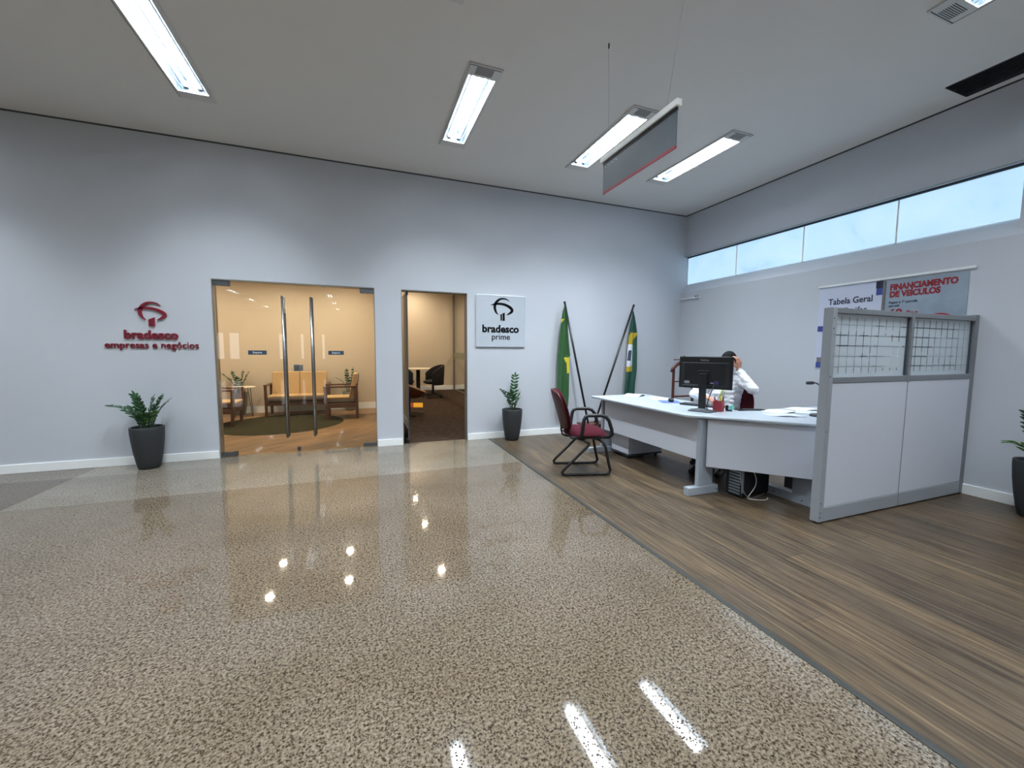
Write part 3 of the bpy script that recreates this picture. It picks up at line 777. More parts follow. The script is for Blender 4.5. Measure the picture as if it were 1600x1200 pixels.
place(text_mb('FINANCIAMENTO', 0.525, 0.083, bold=0.05, depth=0.002), (PX - 0.003, 2.672, 1.989), FACE_LEFT).build('title_lettering', M['poster_red'], t, world=True)
place(text_mb('DE VEÍCULOS', 0.405, 0.083, bold=0.05, depth=0.002), (PX - 0.003, 2.672, 1.914), FACE_LEFT).build('title_lettering', M['poster_red'], t, world=True)
place(text_mb('Pague a 1ª parcela', 0.235, 0.036, bold=0.012, depth=0.002), (PX - 0.003, 2.672, 1.845), FACE_LEFT).build('small_lettering', M['ink'], t, world=True)
place(text_mb('em até', 0.088, 0.036, bold=0.02, depth=0.002), (PX - 0.003, 2.672, 1.810), FACE_LEFT).build('small_lettering', M['ink'], t, world=True)
place(text_mb('60', 0.115, 0.105, bold=0.03, depth=0.002), (PX - 0.003, 2.668, 1.712), FACE_LEFT).build('number_lettering', M['poster_red'], t, world=True)
place(text_mb('dias', 0.115, 0.075, bold=0.03, depth=0.002), (PX - 0.003, 2.54, 1.712), FACE_LEFT).build('number_lettering', M['poster_red'], t, world=True)
mb = MB(); mb.prism([(2.26 + 0.12 * math.cos(q), 1.62 + 0.095 * math.sin(q)) for q in [PI * k / 24 for k in range(25)]], PX - 0.005, PX - 0.003, axis='x')
mb.build('red_arch', M['poster_red'], t, world=True)
t = tag(MB().box(XL - 0.022, XL, 2.03, 3.39, 2.106, 2.13).build('poster_rail', M['white'], bevel=0.002), 'thin white rail along the top of the two wall posters', 'rail')
tag(MB().box(XL - 0.014, XL, 2.712, 2.735, 1.125, 2.09).build('poster_divider', M['taupe']), 'narrow dark upright strip between the two wall posters', 'strip')

# ------------------------------------------------------------------ glass doors
YG = YB + 0.045
def door_leaf(x0, x1, hinge, handle_x, label):
    t = thing('glass_door', label, 'door', ((x0 + x1) / 2, YG, 0.008), group=None)
    mb = MB(); mb.box(x0, x1, YG - 0.005, YG + 0.005, 0.012, 2.120); mb.build('pane', M['glass'], t, world=True)
    hx0, hx1 = (hinge - 0.004, hinge + 0.165) if hinge < handle_x else (hinge - 0.165, hinge + 0.004)
    for z0, z1 in ((0.008, 0.062), (2.062, 2.124)):
        mb = MB(); mb.box(hx0, hx1, YG - 0.020, YG + 0.020, z0, z1); mb.build('patch_fitting', M['dark_steel'], t, world=True, bevel=0.004)
    mb = MB(); mb.tube([(handle_x, YG - 0.055, 0.205), (handle_x, YG - 0.055, 1.972)], 0.0165, 16)
    for z in (0.45, 1.08, 1.78): mb.tube([(handle_x, YG - 0.055, z), (handle_x, YG + 0.055, z)], 0.009, 10)
    mb.tube([(handle_x, YG + 0.055, 0.205), (handle_x, YG + 0.055, 1.972)], 0.0165, 16)
    mb.build('pull_handle', M['chrome'], t, world=True)
    return t
XM = -0.752
dl = door_leaf(-1.609, XM - 0.003, -1.609, -0.893, 'left glass door leaf of the lounge entrance with long steel pull')
dr = door_leaf(XM + 0.003, 0.170, 0.170, -0.578, 'right glass door leaf of the lounge entrance with long steel pull')
for d, x0, x1 in ((dl, -1.292, -1.094), (dr, -0.398, -0.213)):
    mb = MB(); mb.box(x0, x1, YG - 0.0075, YG - 0.0052, 1.250, 1.302)
    lab = mb.build('push_label', M['label_blue'], d, world=True); lab['label'] = 'dark blue label reading Empurre'
    tb = place(text_mb('Empurre', 0.095, 0.034, bold=0.01, depth=0.0012), ((x0 + x1) / 2 - 0.048, YG - 0.0075, 1.266))
    # lettering is a sub-part: the label sits at its door's frame
    o = tb.build('lettering', M['label_text'], d, world=True); o.parent = lab
mb = MB(); mb.box(-0.80, -0.752, YG - 0.022, YG + 0.022, 1.045, 1.125); o = mb.build('lock_case', M['dark_steel'], dl, world=True, bevel=0.004)
mb = MB(); mb.box(-0.749, -0.70, YG - 0.022, YG + 0.022, 1.045, 1.125); o = mb.build('lock_keeper', M['chrome'], dr, world=True, bevel=0.004)
mb = MB(); mb.box(-0.795, -0.757, YG - 0.02, YG + 0.02, 0.012, 0.07); mb.build('floor_bolt', M['dark_steel'], dl, world=True, bevel=0.004)
t = thing('glass_door', 'open glass door standing edge-on inside the narrow office doorway', 'door', (0.602, 6.2, 0.008))
mb = MB(); mb.box(0.597, 0.607, YB + 0.02, 6.62, 0.012, 2.12); mb.build('pane', M['glass'], t, world=True)
mb = MB(); mb.box(0.594, 0.610, YB + 0.012, YB + 0.03, 0.012, 2.12); mb.build('edge_seal', M['dark_grey'], t, world=True)
mb = MB(); mb.box(0.585, 0.619, YB + 0.012, YB + 0.17, 0.006, 0.06); mb.box(0.585, 0.619, YB + 0.012, YB + 0.17, 2.07, 2.124); mb.build('patch_fitting', M['dark_steel'], t, world=True)
# office side glazing
t = thing('glass_partition', 'frameless glass partition with frosted stripe inside the office', 'partition', (2.92, 10.5, 0))
mb = MB()
for a, b_ in ((YB + WT + 0.02, 8.5), (8.51, 10.9), (10.91, 13.38)): mb.box(2.915, 2.925, a, b_, 0.03, OZ - 0.02)
mb.build('pane', M['glass_soft'], t, world=True)
mb = MB(); mb.box(2.910, 2.914, YB + WT + 0.02, 13.38, 1.03, 1.24); mb.build('frosted_stripe', M['frost'], t, world=True)
mb = MB(); mb.box(2.90, 2.94, YB + WT + 0.02, 13.38, 0, 0.03); mb.box(2.90, 2.94, YB + WT + 0.02, 13.38, OZ - 0.02, OZ); mb.box(2.895, 2.945, 13.34, 13.385, 0.03, OZ - 0.02)
mb.build('channel', M['taupe'], t, world=True)

# ------------------------------------------------------------------ warm downlights
def spot(name, x, y, z, p, label, group):
    t = thing(name, label, 'ceiling light', (x, y, z), 0, group)
    mb = MB(); mb.lathe([(0.062, -0.006), (0.078, -0.006), (0.080, 0.0), (0.062, 0.0), (0.062, -0.006)]); mb.build('ring', M['white'], t)
    mb = MB(); mb.cyl((0, 0), 0.060, -0.004, -0.001); mb.build('lens', M['downlight'], t)
    area('downlight_glow', (x, y, z - 0.010), 0.11, 0.11, p, WARM, 165, shape='DISK')
for x, y in ((-1.51, 8.60), (-1.53, 7.46), (-0.306, 8.68), (-0.30, 7.55), (-2.9, 8.6), (-2.9, 7.46)):
    spot('downlight', x, y, LZ, SPOT_POWER, 'round warm downlight in the lounge ceiling', 'downlights in the lounge ceiling')
for x, y in ((1.5, 10.6), (1.5, 12.6), (1.5, 8.2), (4.4, 10.6), (4.4, 12.6), (4.4, 8.4)):  # those beyond the side glass are added to brighten that area
    spot('downlight', x, y, OZ, SPOT_POWER * 1.7, 'round warm downlight in the office ceiling', 'downlights in the office ceiling')

# ------------------------------------------------------------------ potted plants
def leaflet(mb, base, d, up, ln, w):
    d = Vector(d).normalized(); side = d.cross(Vector(up)).normalized(); n = side.cross(d).normalized()
    pts = [(0, .05), (.2, .7), (.45, 1.0), (.7, .8), (.9, .36), (1.0, .02)]
    b0 = Vector(base); vs = []
    for u, q in pts:
        c = b0 + d * (ln * u) - n * (ln * 0.10 * u * u)
        vs += [c - side * (w * q) + n * (w * .25 * q), c, c + side * (w * q) + n * (w * .25 * q)]
    th = n * 0.0012
    k = len(vs)
    allv = [v + th for v in vs] + [v - th for v in vs]
    fs = []
    for i in range(len(pts) - 1):
        for j in (0, 1):
            a = i * 3 + j
            fs.append((a, a + 1, a + 4, a + 3)); fs.append((k + a, k + a + 3, k + a + 4, k + a + 1))
        fs.append((i * 3, i * 3 + 3, k + i * 3 + 3, k + i * 3)); fs.append((i * 3 + 2, k + i * 3 + 2, k + i * 3 + 5, i * 3 + 5))
    mb.add(allv, fs, True)
def frond(ms, ml, base, tip, droop, n, ln, w, seed):
    """one zamioculcas stem with paired leaflets"""
    rnd = random.Random(seed)
    b0, t0 = Vector(base), Vector(tip); pts = []
    out = Vector((t0.x - b0.x, t0.y - b0.y, 0))
    for i in range(13):
        u = i / 12
        p = b0.lerp(t0, u) + Vector((0, 0, 1)) * (droop * math.sin(PI * u)) - out * (0.25 * math.sin(PI * u) * 0.5)
        pts.append(p)
    ms.tube(pts, 1, 8, rs=[0.0085 - 0.006 * i / 12 for i in range(13)])
    n = max(5, n - 2)
    for k in range(n):
        u = 0.34 + 0.64 * k / (n - 1)
        i = min(11, int(u * 12)); f = u * 12 - i
        p = pts[i].lerp(pts[i + 1], f); tn = (pts[i + 1] - pts[i]).normalized()
        sd = tn.cross(Vector((0, 0, 1)))
        if sd.length < 0.1: sd = Vector((1, 0, 0))
        sd.normalize()
        s = 1.0 - 0.35 * abs(u - 0.6) * 1.4
        for sg in (-1, 1):
            d = (sd * sg * 1.0 + tn * 0.55 + Vector((rnd.uniform(-.15, .15), rnd.uniform(-.15, .15), rnd.uniform(0, .25))))
            up = sd.cross(tn) * -1
            if up.z < 0: up = -up
            leaflet(ml, p, d, up + Vector((rnd.uniform(-.2, .2), rnd.uniform(-.2, .2), 0)), ln * s * rnd.uniform(.85, 1.1), w * s)
    leaflet(ml, pts[-1], (pts[-1] - pts[-2]), (0, 0, 1), ln * .8, w * .8)
POT = [(0.0001, 0), (0.088, 0), (0.096, 0.006), (0.110, 0.07), (0.128, 0.18), (0.142, 0.30), (0.149, 0.40), (0.150, 0.455), (0.148, 0.462), (0.134, 0.462), (0.131, 0.455), (0.128, 0.40), (0.118, 0.385)]
def plant(name, label, loc, rz, fronds, group=None, scale=1.0, mat='pot', hgt=1.0):
    t = thing(name, label, 'plant', loc, rz, group)
    mb = MB(); mb.lathe([(r * scale, z * scale * hgt) for r, z in POT], seg=48); mb.build('pot', M[mat], t)
    zt = 0.40 * scale * hgt
    mb = MB(); mb.lathe([(0.0001, zt + .012), (0.06 * scale, zt + .010), (0.127 * scale, zt)], seg=32); mb.build('soil', M['soil'], t)
    mb, ms, ml2 = MB(), MB(), MB()
    for i, (bx, by, tx, ty, tz, dr, n, light) in enumerate(fronds):
        frond(ms, ml2 if light else mb, (bx, by, zt), (tx, ty, tz), dr, n, 0.088, 0.0185, i * 7 + int(loc[0] * 100))
    ms.build('stems', M['stem'], t)
    mb.build('foliage', M['leaf'], t)
    if ml2.v: ml2.build('young_foliage', M['leaf_light'], t)
    return t
# left pot: sprays sideways
plant('potted_plant', 'zamioculcas in tall charcoal pot under the red wall sign', (-2.225, 5.50, 0), 0, [
    (-.03, -.02, -.30, .02, .70, .07, 9, 0), (-.02, .0, -.10, .03, .80, .03, 9, 0), (0, -.02, -.03, -.08, .76, .02, 8, 0),
    (.0, .02, .045, .05, .745, .02, 8, 0), (.03, 0, .13, .0, .765, .03, 9, 0), (.03, .02, .17, .06, .72, .03, 8, 1), (-.01, -.04, .03, -.13, .60, .03, 7, 0), (-.03, .02, -.16, .09, .66, .04, 7, 0), (.02, -.03, .10, -.10, .62, .03, 7, 1)])
plant('potted_plant', 'zamioculcas with one tall frond in charcoal pot by the flags', (2.075, 5.52, 0), 0.3, [
    (-.03, -.02, -.19, -.02, .74, .05, 7, 0), (-.01, .0, -.05, -.03, .69, .03, 7, 0), (.01, .01, .09, .05, .94, .02, 10, 0),
    (.03, .01, .10, -.02, .66, .02, 7, 1), (.02, -.02, .06, -.07, .60, .02, 6, 1)])
plant('potted_plant', 'zamioculcas in charcoal pot at the right photo edge', (5.095, 1.47, 0), 0.0, [
    (-.02, .04, -.17, .12, .60, .06, 7, 1), (-.03, .02, -.11, .06, .84, .03, 10, 0), (-.02, -.02, -.06, -.03, .78, .03, 9, 0), (.02, -.01, .08, -.05, .76, .03, 9, 0), (.0, -.03, .03, -.16, .70, .05, 9, 0), (.03, .03, .14, .06, .66, .04, 8, 0)])

# ------------------------------------------------------------------ lounge furniture
t = tag(MB().lathe([(0.0001, 0.0), (1.02, 0.0), (1.025, 0.002), (1.02, 0.004), (0.0001, 0.005)], (-1.36, 8.06, 0.0), 72).build('round_rug', M['rug']), 'round dark olive rug on the lounge floor', 'rug')
def lounge_seat(name, label, cat, loc, rz, W, cush=1):
    """facing local +y, width W along x"""
    t = thing(name, label, cat, loc, rz)
    D, h = 0.62, 0.60
    for sx in (-1, 1):
        mb = MB()
        x = sx * (W / 2 - 0.025)
        P = [(-D / 2 + 0.02, 0), (-D / 2 + 0.065, 0), (-D / 2 + 0.085, h), (-D / 2 + 0.03, h)]
        mb.prism([(p[0], p[1]) for p in P], x - 0.022, x + 0.022, axis='x')
        mb.build('rear_leg', M['walnut'], t, bevel=0.004)
        mb = MB(); mb.prism([(D / 2 - 0.075, 0), (D / 2 - 0.03, 0), (D / 2, h), (D / 2 - 0.055, h)], x - 0.022, x + 0.022, axis='x'); mb.build('front_leg', M['walnut'], t, bevel=0.004)
        mb = MB(); mb.box(x - 0.03, x + 0.03, -D / 2 + 0.03, D / 2, h, h + 0.03); mb.build('armrest', M['walnut'], t, bevel=0.006)
    mb = MB(); mb.box(-W / 2 + 0.047, W / 2 - 0.047, D / 2 - 0.06, D / 2 - 0.03, 0.22, 0.30); mb.box(-W / 2 + 0.047, W / 2 - 0.047, -D / 2 + 0.04, -D / 2 + 0.07, 0.22, 0.30)
    mb.box(-W / 2 + 0.003, -W / 2 + 0.047, -D / 2 + 0.07, D / 2 - 0.06, 0.22, 0.30); mb.box(W / 2 - 0.047, W / 2 - 0.003, -D / 2 + 0.07, D / 2 - 0.06, 0.22, 0.30)
    mb.build('seat_rail', M['walnut'], t, bevel=0.003)
    n = cush; cw = (W - 0.11) / n
    mb = MB()
    mb.box(-W / 2 + 0.055, W / 2 - 0.055, -D / 2 + 0.07, D / 2 + 0.005, 0.305, 0.395); o = mb.build('seat_cushion', [M['cushion_side']], t, bevel=0.03, segs=4)
    for k in range(n):
        x0 = -W / 2 + 0.055 + k * cw
        mb = MB(); mb.box(x0 + 0.002, x0 + cw - 0.002, -D / 2 + 0.07, D / 2 - 0.003, 0.385, 0.415); mb.build('seat_top', M['cushion'], t, bevel=0.014, segs=3)
        mb = MB(); mb.prism([(-D / 2 + 0.09, 0.40), (-D / 2 + 0.19, 0.40), (-D / 2 + 0.10, 0.86), (-D / 2 + 0.02, 0.86)], x0 + 0.002, x0 + cw - 0.002, axis='x')
        mb.build('back_cushion', M['cushion'], t, bevel=0.02, segs=3)
    mb = MB(); mb.prism([(-D / 2 + 0.065, 0.26), (-D / 2 + 0.085, 0.26), (-D / 2 + 0.015, 0.84), (-D / 2 - 0.005, 0.84)], -W / 2 + 0.06, W / 2 - 0.06, axis='x'); mb.build('back_panel', M['cushion_side'], t, bevel=0.004)
    return t
lounge_seat('two_seat_sofa', 'two seat wooden sofa with sand cushions against the lounge wall', 'sofa', (-1.20, 9.15, 0), PI, 1.13, 2)
lounge_seat('armchair', 'wooden armchair on the right side of the round rug, facing left', 'armchair', (-0.36, 8.48, 0.0045), PI / 2 , 0.62, 1)
lounge_seat('armchair', 'wooden armchair on the left of the rug, cut by the door jamb', 'armchair', (-2.32, 8.22, 0.0045), -PI / 2, 0.60, 1)
t = thing('side_table', 'small round side table with hairpin legs beside the sofa', 'side table', (-2.17, 9.09, 0))
mb = MB(); mb.cyl((0, 0), 0.225, 0.575, 0.590, 40); mb.build('tabletop', M['table_top'], t, bevel=0.003)
for q in (-0.25, 1.85, 3.95):
    cx, cy = math.cos(q), math.sin(q); tx, ty = -cy, cx
    mb = MB(); mb.tube([(cx * .12 + tx * .05, cy * .12 + ty * .05, .575), (cx * .175 + tx * .014, cy * .175 + ty * .014, .02), (cx * .18, cy * .18, .006), (cx * .175 - tx * .014, cy * .175 - ty * .014, .02), (cx * .12 - tx * .05, cy * .12 - ty * .05, .575)], 0.006, 8)
    mb.build('leg', M['black_metal'], t)
plant('potted_plant', 'potted zamioculcas behind the small lounge side table', (-2.31, 9.44, 0), 0.0, [
    (-.03, 0, -.24, .0, .80, .05, 8, 0), (-.01, 0, -.10, .03, .83, .03, 8, 0), (.02, 0, .07, .03, .84, .02, 8, 0), (.03, 0, .16, .0, .82, .03, 8, 0), (0, -.02, .0, -.08, .72, .02, 7, 0)], mat='grey_pot', scale=0.98, hgt=1.0)
plant('potted_plant', 'potted zamioculcas half hidden behind the right armchair', (-0.25, 9.42, 0), 0.0, [
    (-.03, 0, -.24, -.03, .70, .06, 8, 0), (-.01, 0, -.05, .03, .85, .03, 8, 0), (.02, 0, .07, .03, .87, .02, 8, 0), (.03, 0, .12, .0, .78, .03, 8, 0), (0, -.02, -.05, -.08, .74, .02, 7, 0)], mat='grey_pot', scale=0.95, hgt=0.95)

# ------------------------------------------------------------------ office furniture behind the open doorway
def star_base(mb, r, z=0.06, n=5, rot=0.0):
    for k in range(n):
        q = rot + 2 * PI * k / n
        mb.tube([(0, 0, z + .035), (r * .5 * math.cos(q), r * .5 * math.sin(q), z + .025), (r * math.cos(q), r * math.sin(q), z + .005)], 0.016, 8)
def casters(t, r, n=5, rot=0.0):
    for k in range(n):
        q = rot + 2 * PI * k / n
        mb = MB()
        for o_ in (-0.016, 0.016):
            c = Vector((r * math.cos(q), r * math.sin(q), 0.026)); sd = Vector((-math.sin(q), math.cos(q), 0))
            mb.tube([c + sd * (o_ - 0.008), c + sd * (o_ + 0.008)], 0.026, 14)
        mb.tube([c + Vector((0, 0, .01)), c + Vector((0, 0, .045))], 0.009, 8)
        mb.build('caster', M['black_plastic'], t)
def task_chair(name, label, loc, rz, seatmat, backmat, arms=True, group=None, base_rot=0.0, back_h=(0.55, 1.0), bw=0.23):
    """facing local +y"""
    t = thing(name, label, 'chair', loc, rz, group)
    mb = MB(); star_base(mb, 0.27, rot=base_rot); mb.build('star_base', M['black_plastic'], t)
    casters(t, 0.275, rot=base_rot)
    mb = MB(); mb.cyl((0, 0), 0.026, 0.08, 0.40, 20); mb.cyl((0, 0), 0.036, 0.08, 0.24, 20); mb.build('gas_column', M['black_plastic'], t)
    mb = MB(); mb.ell((0, 0.02, 0.455), (0.245, 0.24, 0.045), 28, 12); mb.build('seat', seatmat, t)
    mb = MB(); mb.ell((0, 0.02, 0.425), (0.225, 0.22, 0.03), 24, 8); mb.build('seat_shell', M['black_plastic'], t)
    z0, z1 = back_h
    mb = MB(); n_ = 14; vs = []; fs = []
    for i in range(n_ + 1):
        u = i / n_; z = z0 + (z1 - z0) * u
        wd = bw * (1 - 0.22 * abs(2 * u - 0.9) ** 3); yy = -0.23 - 0.05 * u * u - 0.02 * math.sin(PI * u)
        for k in range(9):
            v = -1 + k / 4; vs.append((wd * v, yy + 0.05 * v * v, z))
        for k in range(9):
            v = 1 - k / 4; vs.append((wd * v * .98, yy + 0.05 * v * v - 0.045 * (1 - 0.6 * abs(v) ** 3), z))
    for i in range(n_):
        for k in range(18):
            l = (k + 1) % 18; fs.append((i * 18 + k, i * 18 + l, (i + 1) * 18 + l, (i + 1) * 18 + k))
    fs.append(tuple(range(17, -1, -1))); fs.append(tuple(n_ * 18 + k for k in range(18)))
    mb.add(vs, fs, True); mb.build('backrest', backmat, t, bevel=0.008)
    mb = MB(); mb.tube([(0, -0.05, 0.40), (0, -0.24, 0.41), (0, -0.30, 0.50), (0, -0.29, z0 + 0.12)], 0.02, 10, flat=.6); mb.build('back_bar', M['black_plastic'], t)
    if arms:
        for sx in (-1, 1):
            mb = MB(); mb.tube([(sx * .20, 0.05, .42), (sx * .27, .05, .43), (sx * .285, .03, .62), (sx * .285, .14, .655), (sx * .285, -.10, .655), (sx * .285, .0, .63)], 0.014, 8)
            mb.build('armrest', M['black_plastic'], t)
    return t
def tub_chair(label, loc, rz):
    """upholstered black tub chair facing local +y"""
    t = thing('meeting_chair', label, 'chair', loc, rz)
    mb = MB(); star_base(mb, 0.27); mb.build('star_base', M['black_plastic'], t)
    casters(t, 0.275)
    mb = MB(); mb.cyl((0, 0), 0.03, 0.08, 0.40, 20); mb.build('column', M['black_plastic'], t)
    mb = MB(); mb.ell((0, 0.02, 0.44), (0.25, 0.25, 0.07), 28, 12); mb.build('seat', M['black_fabric'], t)
    mb = MB(); n = 32; vs = []; fs = []
    for i in range(n + 1):
        a = math.radians(-205 + 230 * i / n); e = abs(2 * i / n - 1)
        zt = 0.92 - 0.24 * e ** 2.2
        for r, z in ((.26, .36), (.30, .36), (.325 - .02 * e, zt), (.27 - .02 * e, zt)): vs.append((r * math.cos(a), r * math.sin(a) * 1.0, z))
    for i in range(n):
        for k in range(4): l = (k + 1) % 4; fs.append((i * 4 + k, i * 4 + l, i * 4 + 4 + l, i * 4 + 4 + k))
    fs += [(0, 1, 2, 3), (n * 4 + 3, n * 4 + 2, n * 4 + 1, n * 4)]
    mb.add(vs, fs, True); mb.build('backrest', M['black_fabric'], t, bevel=0.015)
    return t
tub_chair('black tub chair at the right side of the office table', (1.86, 11.25, 0), 1.75)
tub_chair('black tub chair at the left, beside the open glass door edge', (1.12, 11.55, 0), -1.2)
t = thing('meeting_table', 'round pale meeting table between the black office chairs', 'table', (1.60, 12.35, 0))
mb = MB(); mb.cyl((0, 0), 0.55, 0.745, 0.772, 48); mb.build('tabletop', M['table_top'], t, bevel=0.004)
mb = MB(); mb.cyl((0, 0), 0.06, 0.02, 0.745, 24); mb.build('column', M['black_plastic'], t)
mb = MB(); mb.lathe([(0.0001, 0.03), (0.06, 0.03), (0.30, 0.012), (0.30, 0.0), (0.0001, 0.0)], seg=32); mb.build('foot', M['black_plastic'], t)
# shell lounge chair
t = thing('shell_chair', 'tan shell lounge chair with pale bentwood rim inside the office', 'chair', (0.90, 8.35, 0))
mb = MB(); vs = []; fs = []
NR, NS = 10, 32
for lay in (0, 1):
    for i in range(NR + 1):
        th = (PI / 2) * i / NR
        for k in range(NS):
            q = 2 * PI * k / NS
            r = 1.0 - 0.03 * lay
            vs.append(Vector((0.36 * r * math.sin(th) * math.cos(q), 0.33 * r * math.sin(th) * math.sin(q), -0.24 * r * math.cos(th))))
rot = Matrix.Rotation(0.42, 3, 'Y')
vs = [rot @ v + Vector((0, 0, 0.60)) for v in vs]
o_ = (NR + 1) * NS
for lay in (0, 1):
    for i in range(NR):
        for k in range(NS):
            l = (k + 1) % NS; f_ = [lay * o_ + a for a in (i * NS + k, i * NS + l, (i + 1) * NS + l, (i + 1) * NS + k)]
            fs.append(tuple(f_ if lay == 0 else f_[::-1]))
for k in range(NS):
    l = (k + 1) % NS; fs.append((NR * NS + k, NR * NS + l, o_ + NR * NS + l, o_ + NR * NS + k))
mb.add(vs, fs, True); mb.build('seat_shell', M['tan_leather'], t)
rim = [rot @ Vector((0.358 * math.cos(2 * PI * k / 48), 0.328 * math.sin(2 * PI * k / 48), 0)) + Vector((0, 0, 0.60)) for k in range(48)]
mb = MB(); mb.tube(rim, 0.011, 8, closed=True); mb.build('bentwood_rim', M['shell_rim'], t)
mb = MB(); mb.cyl((0, 0), 0.02, 0.03, 0.38, 16); mb.build('column', M['black_metal'], t)
for q in (0.2, 0.2 + PI / 2, 0.2 + PI, 0.2 + 3 * PI / 2):
    mb = MB(); mb.tube([(0, 0, .035), (.16 * math.cos(q), .16 * math.sin(q), .03), (.30 * math.cos(q), .30 * math.sin(q), .012)], 0.011, 8, flat=.7); mb.build('leg', M['black_metal'], t)
mb = MB(); mb.prism([(1.10, 9.40), (1.31, 9.34), (1.42, 10.15), (1.20, 10.22)], 0.0, 0.004); tag(mb.build('carpet_tile', M['carpet_yellow']), 'bright yellow slanted carpet tile on the brown office carpet', 'carpet tile')
mb = MB(); mb.prism([(0.76, 9.60), (1.095, 9.41), (1.195, 10.22), (0.90, 10.30)], 0.0, 0.004); tag(mb.build('carpet_tile', M['carpet_red']), 'rust red carpet tile left of the yellow tile in the office', 'carpet tile')
t = thing('coat_stand', 'branching dark stand behind the frosted office glass', 'coat stand', (3.9, 11.9, 0))
mb = MB(); mb.cyl((0, 0), 0.17, 0, 0.03, 28); mb.build('base', M['grey_pot'], t)
mb = MB(); mb.tube([(0, 0, .03), (0, 0, .5), (.01, 0, 1.0)], 0.05, 12, rs=[.06, .06, .04]); mb.build('pole', M['grey_pot'], t)
mb = MB()
for q, hh in ((0.3, 1.3), (2.6, 1.35), (4.2, 1.2)): mb.tube([(0, 0, .75), (.16 * math.cos(q), .16 * math.sin(q), .88), (.26 * math.cos(q), .26 * math.sin(q), hh)], 0.022, 8)
mb.build('arms', M['grey_pot'], t)

# ------------------------------------------------------------------ visitor chair
def visitor_chair(loc, rz, label):
    """facing local +x"""
    t = thing('visitor_chair', label, 'chair', loc, rz)
    fr = MB()
    for sy in (-0.225, 0.225):
        pts = [(-.10, sy * .55, .385), (-.03, sy * .80, .375), (.03, sy, .345), (.02, sy, .325), (-.24, sy, .07), (-.262, sy, .04), (-.255, sy, .018), (-.225, sy, .012),
               (.215, sy, .012), (.25, sy, .02), (.262, sy, .05), (.245, sy, .11), (.205, sy, .30), (.185, sy * .95, .345), (.15, sy * .75, .375), (.08, sy * .5, .385)]
        mb = MB(); mb.tube(pts, 0.0155, 12); mb.build('sled_leg', M['black_metal'], t)
        a = sy * 1.12
        pts = [(-.07, sy, .415), (-.065, a, .44), (-.045, a, .60), (-.03, a, .633), (.0, a, .648), (.14, a, .648), (.19, a, .632), (.225, a, .59), (.255, a, .50), (.262, a, .445), (.245, sy, .415), (.20, sy * .9, .41)]
        mb = MB(); mb.tube(pts, 0.019, 12); mb.build('armrest', M['black_plastic'], t)
    mb = MB(); mb.box(-.17, .265, -.215, .215, .388, .418); mb.build('seat_base', M['black_plastic'], t, bevel=0.012)
    # domed seat pad
    mb = MB(); vs = []; fs = []; n = 12
    for i in range(n + 1):
        for k in range(n + 1):
            u, v = -1 + 2 * i / n, -1 + 2 * k / n
            # square to rounded square
            x = 0.045 + 0.225 * u * math.sqrt(1 - v * v * .28); y = 0.228 * v * math.sqrt(1 - u * u * .22)
            e = max(abs(u), abs(v)); z = 0.425 + 0.058 * (1 - e ** 4) + 0.012 * (1 - v * v) - 0.02 * max(0, u) ** 3
            vs.append((x, y, z))
    N = len(vs); vs += [(x, y, .418) for x, y, z in vs]
    for i in range(n):
        for k in range(n):
            a = i * (n + 1) + k; q = (a, a + n + 1, a + n + 2, a + 1); fs.append(q); fs.append(tuple(N + w_ for w_ in reversed(q)))
    for k in range(n):
        for a, b_ in ((k, k + 1), (n * (n + 1) + k + 1, n * (n + 1) + k), ((k + 1) * (n + 1), k * (n + 1)), (k * (n + 1) + n, (k + 1) * (n + 1) + n)):
            fs.append((a, b_, N + b_, N + a))
    mb.add(vs, fs, True); mb.build('seat', M['maroon'], t)
    # rounded backrest pad, leaning back
    def back(mb, off, th, W, z0, z1):
        vs = []; fs = []; n, m_ = 16, 12
        for s_ in (0, 1):
            for i in range(n + 1):
                u = -1 + 2 * i / n
                z = z0 + (z1 - z0) * (u + 1) / 2
                wd = W * (max(0.0, 1 - abs(u) ** 3.2)) ** 0.45 * (1.0 - 0.10 * max(0, -u))
                for k in range(m_ + 1):
                    v = -1 + 2 * k / m_
                    e = max(abs(u), abs(v))
                    xx = -0.185 - 0.125 * ((z - .45) / .45) ** 1.3 + 0.035 * v * v + off if z > .45 else -0.185 + off + 0.035 * v * v
                    d = th * (1 - e ** 4)
                    vs.append((xx + (d if s_ else -0.25 * d - .012), wd * v, z))
        N = (n + 1) * (m_ + 1)
        for i in range(n):
            for k in range(m_):
                a = i * (m_ + 1) + k; q = (a, a + 1, a + m_ + 2, a + m_ + 1); fs.append(q); fs.append(tuple(N + w_ for w_ in reversed(q)))
        rim = [k for k in range(m_ + 1)] + [i * (m_ + 1) + m_ for i in range(1, n + 1)] + [n * (m_ + 1) + k for k in range(m_ - 1, -1, -1)] + [i * (m_ + 1) for i in range(n - 1, 0, -1)]
        for a, b_ in zip(rim, rim[1:] + rim[:1]): fs.append((b_, a, N + a, N + b_))
        mb.add(vs, fs, True)
    mb = MB(); back(mb, 0.0, 0.038, 0.235, 0.455, 0.915); mb.build('backrest', M['maroon'], t)
    mb = MB(); back(mb, -0.030, 0.010, 0.228, 0.462, 0.908); mb.build('back_shell', simple('maroon hard shell', (0.055, 0.006, 0.010, 1), 0.45, vary=0.1), t)
    mb = MB(); mb.tube([(-.05, 0, .385), (-.17, 0, .382), (-.215, 0, .40), (-.228, 0, .45), (-.238, 0, .60)], 0.022, 10, flat=.45); mb.build('back_bracket', M['black_metal'], t)
    return t
visitor_chair((2.275, 3.86, 0), math.radians(-15), 'maroon visitor chair with black sled frame in front of the desk')

